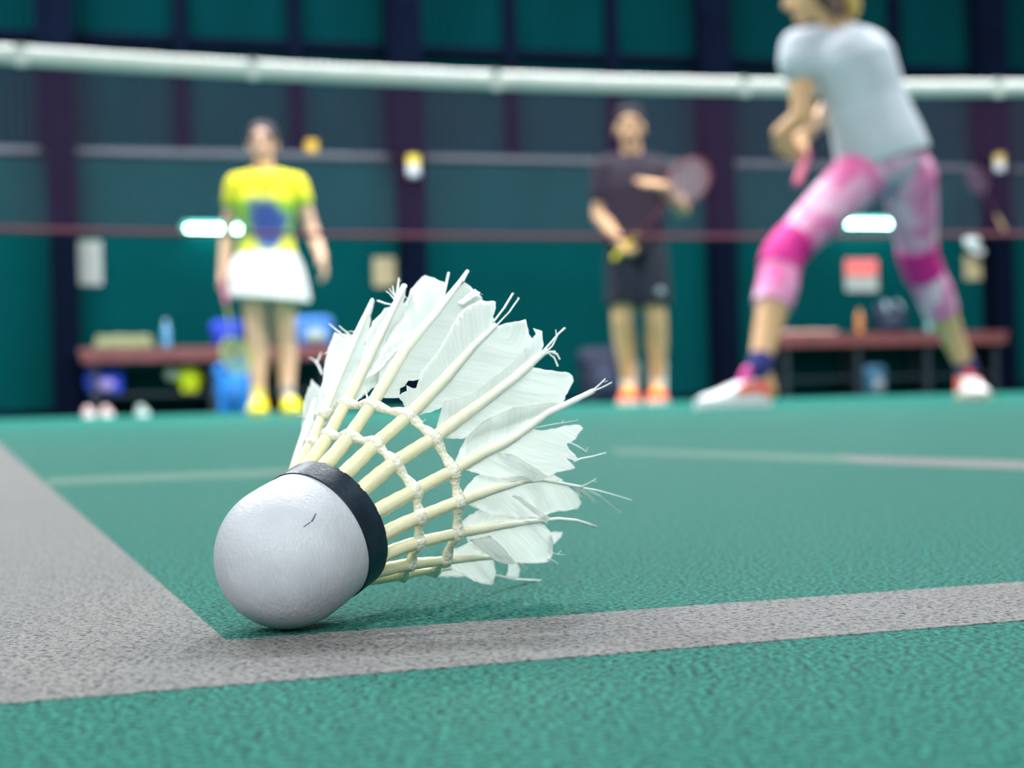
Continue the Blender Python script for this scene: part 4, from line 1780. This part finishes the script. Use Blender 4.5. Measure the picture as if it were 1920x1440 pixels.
WF = [23, 23, 22, 21, 20, 18, 15, 11, 6]
O, U = 0.0004, -0.0010
NODES = {}
feathers = {
    0: ([(560, 850), (575, 800), (590, 750)], [16, 14, 8], [
        ([(560, 846), (564, 822), (565, 783), (568, 753), (577, 722), (579, 726), (582, 709), (589, 716), (598, 725), (603, 735), (594, 780), (582, 820), (572, 842)], 0.0)],
        [([(604, 702), (597, 685), (590, 676), (581, 671)], [4, 5, 3]), ([(594, 679), (598, 672), (602, 661)], [3, 2]), ([(572, 783), (564, 781), (557, 781)], [3, 1])]),
    1: ([(550, 888), (582, 834), (603, 783), (627, 722), (662, 642), (698, 562)], [20, 20, 19, 18, 15, 11, 5], [
        ([(592, 800), (598, 733), (607, 700), (611, 667), (615, 650), (617, 638), (627, 622), (634, 625), (666, 626), (662, 642), (627, 722), (603, 783)], 0.0),
        ([(603, 783), (627, 722), (668, 622), (697, 562), (701, 562), (694, 590), (688, 622), (674, 680), (652, 730), (624, 770), (607, 795)], U)],
        [([(645, 630), (630, 618), (617, 607)], [4, 4, 2]), ([(655, 627), (645, 619), (636, 611)], [4, 2]), ([(668, 624), (658, 621), (651, 622)], [4, 2]), ([(612, 660), (609, 664), (606, 663)], [3, 1])]),
    2: ([(577, 876), (615, 817), (647, 758), (676, 700), (716, 620), (745, 562), (758, 536)], WF[:-1] + [10], [
        ([(647, 758), (624, 766), (650, 730), (674, 680), (688, 622), (696, 596), (699, 594), (706, 588), (713, 583), (720, 575), (731, 573), (741, 565), (716, 620), (676, 700)], U),
        ([(657, 742), (676, 705), (716, 625), (756, 536), (761, 537), (756, 562), (760, 605), (748, 655), (730, 690), (712, 712), (690, 730), (676, 742), (664, 750), (655, 756)], U)],
        [([(742, 564), (745, 545), (748, 521)], [6, 5, 3]), ([(742, 562), (738, 548), (736, 536)], [5, 4, 2]), ([(740, 562), (731, 551), (724, 546)], [4, 2]), ([(741, 556), (733, 546), (730, 541)], [3, 2]), ([(738, 572), (722, 569), (708, 564)], [5, 6, 6]), ([(752, 545), (758, 553), (764, 561)], [2, 1]), ([(668, 752), (681, 738), (688, 727)], [5, 2]), ([(690, 758), (688, 742), (684, 730)], [6, 3])]),
    3: ([(609, 876), (655, 818), (696, 760), (722, 718), (760, 655), (817, 587), (858, 535), (877, 508)], WF, [
        ([(700, 752), (706, 730), (712, 690), (720, 655), (738, 603), (760, 566), (780, 535), (797, 516), (815, 521), (833, 531), (838, 538), (830, 560), (817, 587), (760, 655), (722, 718)], O),
        ([(710, 742), (722, 744), (745, 742), (748, 734), (747, 722), (757, 717), (763, 706), (772, 706), (790, 700), (815, 690), (850, 640), (880, 600), (905, 564), (902, 552), (888, 540), (874, 529), (869, 527), (817, 587), (760, 655), (722, 718)], U),
        ([(690, 716), (706, 704), (735, 672), (772, 628), (764, 626), (728, 652), (704, 690)], 0.0016),
        ([(858, 568), (892, 550), (903, 556), (868, 576)], 0.0012)],
        [([(818, 590), (833, 548), (841, 511)], [7, 6, 5]), ([(868, 528), (878, 508)], [5, 4]), ([(716, 738), (724, 722), (730, 705)], [6, 2]), ([(888, 545), (898, 552), (905, 552)], [2, 1])]),
    4: ([(645, 890), (704, 832), (766, 779), (800, 745), (836, 708), (888, 648), (930, 609)], WF[:-1] + [8], [
        ([(766, 775), (758, 761), (748, 745), (755, 738), (762, 732), (762, 722), (775, 728), (780, 727), (790, 700), (815, 668), (840, 628), (863, 588), (885, 570), (902, 562), (912, 566), (925, 566), (930, 568), (926, 582), (925, 595), (930, 611), (888, 648), (836, 708), (790, 755)], O),
        ([(775, 778), (787, 776), (810, 768), (829, 759), (862, 760), (900, 742), (932, 712), (962, 685), (994, 652), (1003, 632), (994, 618), (987, 591), (960, 600), (930, 611), (888, 648), (836, 708), (795, 757)], U)],
        [([(925, 604), (945, 578), (962, 550)], [5, 5, 5]), ([(929, 612), (955, 585), (973, 559)], [5, 4, 4]), ([(924, 590), (928, 578), (928, 566)], [4, 2]), ([(778, 779), (786, 786), (793, 791)], [8, 7, 3])]),
    5: ([(677, 918), (740, 867), (815, 820), (860, 786), (902, 756), (966, 708), (1012, 667), (1026, 657)], WF[:-2] + [15, 9], [
        ([(824, 812), (819, 800), (826, 775), (831, 753), (860, 748), (888, 737), (920, 712), (955, 685), (989, 650), (1004, 627), (1000, 616), (1010, 618), (1017, 621), (1018, 636), (1020, 648), (1012, 666), (966, 708), (902, 756), (850, 795)], O),
        ([(828, 818), (840, 821), (873, 820), (900, 806), (960, 782), (1030, 768), (1059, 759), (1070, 735), (1080, 712), (1077, 704), (1071, 696), (1040, 692), (1003, 688), (985, 690), (950, 722), (902, 760), (850, 800)], U)],
        [([(1014, 664), (1035, 640), (1048, 625), (1059, 615)], [8, 6, 5, 7]), ([(1022, 662), (1036, 648), (1046, 628)], [6, 4, 3]), ([(1014, 666), (1032, 660), (1044, 664), (1050, 674)], [9, 10, 8, 6]), ([(1028, 662), (1040, 672), (1046, 687)], [5, 6, 6]), ([(1032, 660), (1041, 659)], [7, 6]), ([(1043, 630), (1042, 618)], [2, 2])]),
    6: ([(703, 960), (778, 920), (850, 882), (900, 853), (943, 833), (972, 815), (1026, 775), (1062, 758), (1113, 733)], [22, 22, 21, 20, 18, 17, 15, 13, 11, 10, 8], [
        ([(853, 868), (862, 843), (873, 821), (905, 790), (960, 765), (1030, 755), (1062, 756), (1026, 777), (972, 817), (900, 855)], O),
        ([(862, 880), (879, 883), (902, 890), (957, 901), (1000, 904), (1014, 896), (1045, 887), (1076, 878), (1074, 872), (1058, 856), (1075, 864), (1086, 862), (1066, 842), (1062, 832), (1072, 828), (1082, 815), (1090, 802), (1086, 797), (1078, 795), (1058, 798), (1040, 803), (1015, 807), (1000, 804), (943, 836), (900, 857)], O),
        ([(930, 850), (952, 850), (985, 868), (1018, 888), (1005, 894), (988, 898), (958, 872)], 0.0022)],
        [([(1110, 734), (1130, 726), (1147, 717)], [7, 5, 4]), ([(1110, 733), (1124, 721), (1135, 710)], [5, 4, 3]), ([(1068, 830), (1085, 838), (1099, 847)], [5, 5, 4]), ([(1076, 866), (1088, 860), (1110, 856), (1136, 849)], [6, 6, 5, 4]), ([(1002, 802), (1040, 795), (1083, 788)], [3, 3, 1]), ([(1100, 845), (1102, 838)], [2, 1]), ([(1132, 716), (1139, 714)], [2, 1])]),
    7: ([(714, 1000), (787, 970), (860, 940), (930, 916), (982, 903), (1012, 899), (1046, 905), (1092, 914)], [22, 22, 21, 20, 18, 15, 8, 5, 5], [
        ([(866, 930), (880, 910), (897, 892), (930, 888), (990, 888), (1040, 890), (1058, 902), (1040, 905), (1000, 903), (930, 918)], U),
        ([(872, 938), (879, 947), (907, 959), (957, 970), (1010, 971), (1030, 962), (1058, 956), (1081, 952), (1092, 943), (1085, 928), (1065, 912), (1046, 900), (1012, 901), (982, 906), (930, 919)], O),
        ([(955, 927), (968, 927), (995, 943), (1022, 960), (1014, 969), (985, 948)], 0.0020)],
        [([(1088, 914), (1117, 919), (1150, 928), (1184, 938)], [5, 5, 4, 3]), ([(1095, 916), (1125, 930), (1161, 960)], [4, 4, 5]), ([(1090, 912), (1105, 905), (1118, 897)], [3, 2]), ([(1076, 910), (1086, 926), (1090, 931)], [6, 6, 5]), ([(1086, 914), (1100, 926), (1114, 940)], [7, 8, 9]), ([(1112, 902), (1119, 903)], [2, 1])]),
    8: ([(718, 1036), (786, 1017), (857, 1000), (900, 993), (943, 985), (1000, 978), (1046, 973), (1081, 976), (1105, 983), (1117, 988)], [23, 22, 21, 19, 17, 16, 14, 9, 6, 5, 4], [
        ([(864, 990), (865, 984), (880, 972), (902, 959), (930, 966), (957, 972), (1005, 973), (1020, 976), (943, 986), (900, 995)], U),
        ([(870, 1000), (880, 1020), (905, 1035), (930, 1046), (955, 1050), (975, 1055), (1007, 1057), (1030, 1050), (1036, 1025), (1037, 1015), (1035, 1000), (1023, 986), (1012, 980), (943, 989), (900, 996)], O),
        ([(1032, 1002), (1045, 1001), (1058, 1000), (1057, 1010), (1055, 1020), (1047, 1026), (1036, 1030)], U),
        ([(876, 1010), (918, 1003), (940, 1024), (958, 1048), (944, 1050), (926, 1047), (898, 1028)], 0.0018)],
        [([(1030, 1034), (1045, 1039), (1058, 1040)], [3, 2, 1]), ([(1045, 1039), (1053, 1032)], [2, 1]), ([(1026, 1046), (1036, 1051), (1046, 1057)], [4, 4, 3]), ([(1010, 972), (1030, 962), (1047, 958)], [7, 5, 2])]),
    9: ([(709, 1068), (768, 1058), (834, 1051), (897, 1046), (950, 1043)], [22, 21, 19, 15, 11, 8], [
        ([(840, 1046), (842, 1034), (860, 1026), (879, 1018), (900, 1032), (930, 1044), (897, 1046)], 0.0),
        ([(836, 1054), (840, 1064), (870, 1080), (890, 1090), (907, 1096), (927, 1096), (932, 1075), (930, 1058), (925, 1045), (897, 1047)], 0.0),
        ([(945, 1044), (953, 1060), (950, 1085), (962, 1087), (975, 1087), (978, 1070), (972, 1055), (960, 1046)], 0.0)],
        [([(968, 1052), (980, 1060), (989, 1068)], [5, 5, 4])]),
    10: ([(693, 1090), (755, 1077), (814, 1068), (860, 1062)], [20, 19, 15, 8], [
        ([(800, 1070), (845, 1066), (880, 1068), (870, 1082), (845, 1083), (820, 1083), (800, 1080)], 0.0)],
        [([(880, 1068), (934, 1080), (960, 1086), (1021, 1089)], [5, 6, 7, 5]), ([(760, 1062), (790, 1052), (826, 1050)], [14, 16, 10])]),
}
leaves = {}
for k, (shaft, widths, vanes, barbs) in feathers.items():
    leaves[k] = feather(k, shaft, widths, vanes, barbs)

# the quills on the far side are snapped off short
for k, ln in ((11, 0.018), (12, 0.009), (13, 0.007), (14, 0.007), (15, 0.009)):
    bm = bmesh.new()
    g = (SA + spoke(k) * SL).normalized()
    tube(bm, [model_pt(k, 0) - g * 0.003 - RL, model_pt(k, ln * 0.5) - RL, model_pt(k, ln) - RL, model_pt(k, ln * 1.12) - RL], [0.0011, 0.00105, 0.0010, 0.0004], 8)
    finish('broken_quill', bm, QUILL, root, True)

# the two rings of glued thread
R1 = {1: (582, 834), 2: (615, 817), 3: (656, 818), 4: (704, 832), 5: (740, 866), 6: (779, 920), 7: (787, 969), 8: (785, 1017), 9: (768, 1057), 10: (755, 1077)}
R2 = {1: (603, 783), 2: (646, 758), 3: (696, 760), 4: (766, 779), 5: (815, 821), 6: (850, 883), 7: (860, 940), 8: (857, 1000), 9: (834, 1050), 10: (814, 1068)}
for ring, tt in ((R1, D1), (R2, D2)):
    bm = bmesh.new()
    pts = []
    for k in range(0, 12):
        if k in ring:
            p = leaves[k].hit(*ring[k])
            n = leaves[k].n
            g = leaves[k].g
        else:
            p, n, g = model_pt(k, tt), (spoke(k) - SA * SL).normalized(), (SA + spoke(k) * SL).normalized()
        pts.append((p, n, g))
    line, rad = [], []
    for i, (p, n, g) in enumerate(pts):
        side_v = n.cross(g).normalized()
        if i:
            q = pts[i - 1][0]
            m = p.lerp(q, 0.5)
            nm_ = (n + pts[i - 1][1]).normalized()
            gap = (p - q).length
            line += [q.lerp(p, 0.24) + nm_ * 0.0001, m - nm_ * 0.0002, q.lerp(p, 0.76) + nm_ * 0.0001]
            rad += [0.00112, 0.00072, 0.00112]
        line.append(p + n * 0.00075)
        rad.append(0.0010)
    tube(bm, [p - RL for p in line], rad, 8)
    for p, n, g in pts:
        s_ = n.cross(g).normalized()
        ellipsoid(bm, p + n * 0.0003 - RL, 0.00195, 0.00135, 0.00120, s_, g, n, 12, 8)
    finish('thread_ring', bm, GLUE, root, True)

# scuff marks on the leather
for pts, w in ((((592, 963), (588, 972), (584, 978)), 3), (((582, 979), (575, 984), (569, 988)), 2), (((641, 1001), (644, 1003)), 3)):
    bm = bmesh.new()
    ce = SC - SA * SS
    P = []
    for x, y in pts:
        d = ray(x, y).normalized()
        oc = CAM - ce
        b_ = oc.dot(d)
        k = -b_ - sqrt(max(0, b_ * b_ - oc.dot(oc) + RD * RD))
        p = CAM + d * k
        P.append(p + (p - ce).normalized() * 0.00002)
    tube(bm, [p - RL for p in P], [px2r(p, w) for p in P], 6, 0.3, hint=(P[0] - ce))
    finish('scuff', bm, mat('scuff_grey', (96, 98, 106), 0.8), root, True)
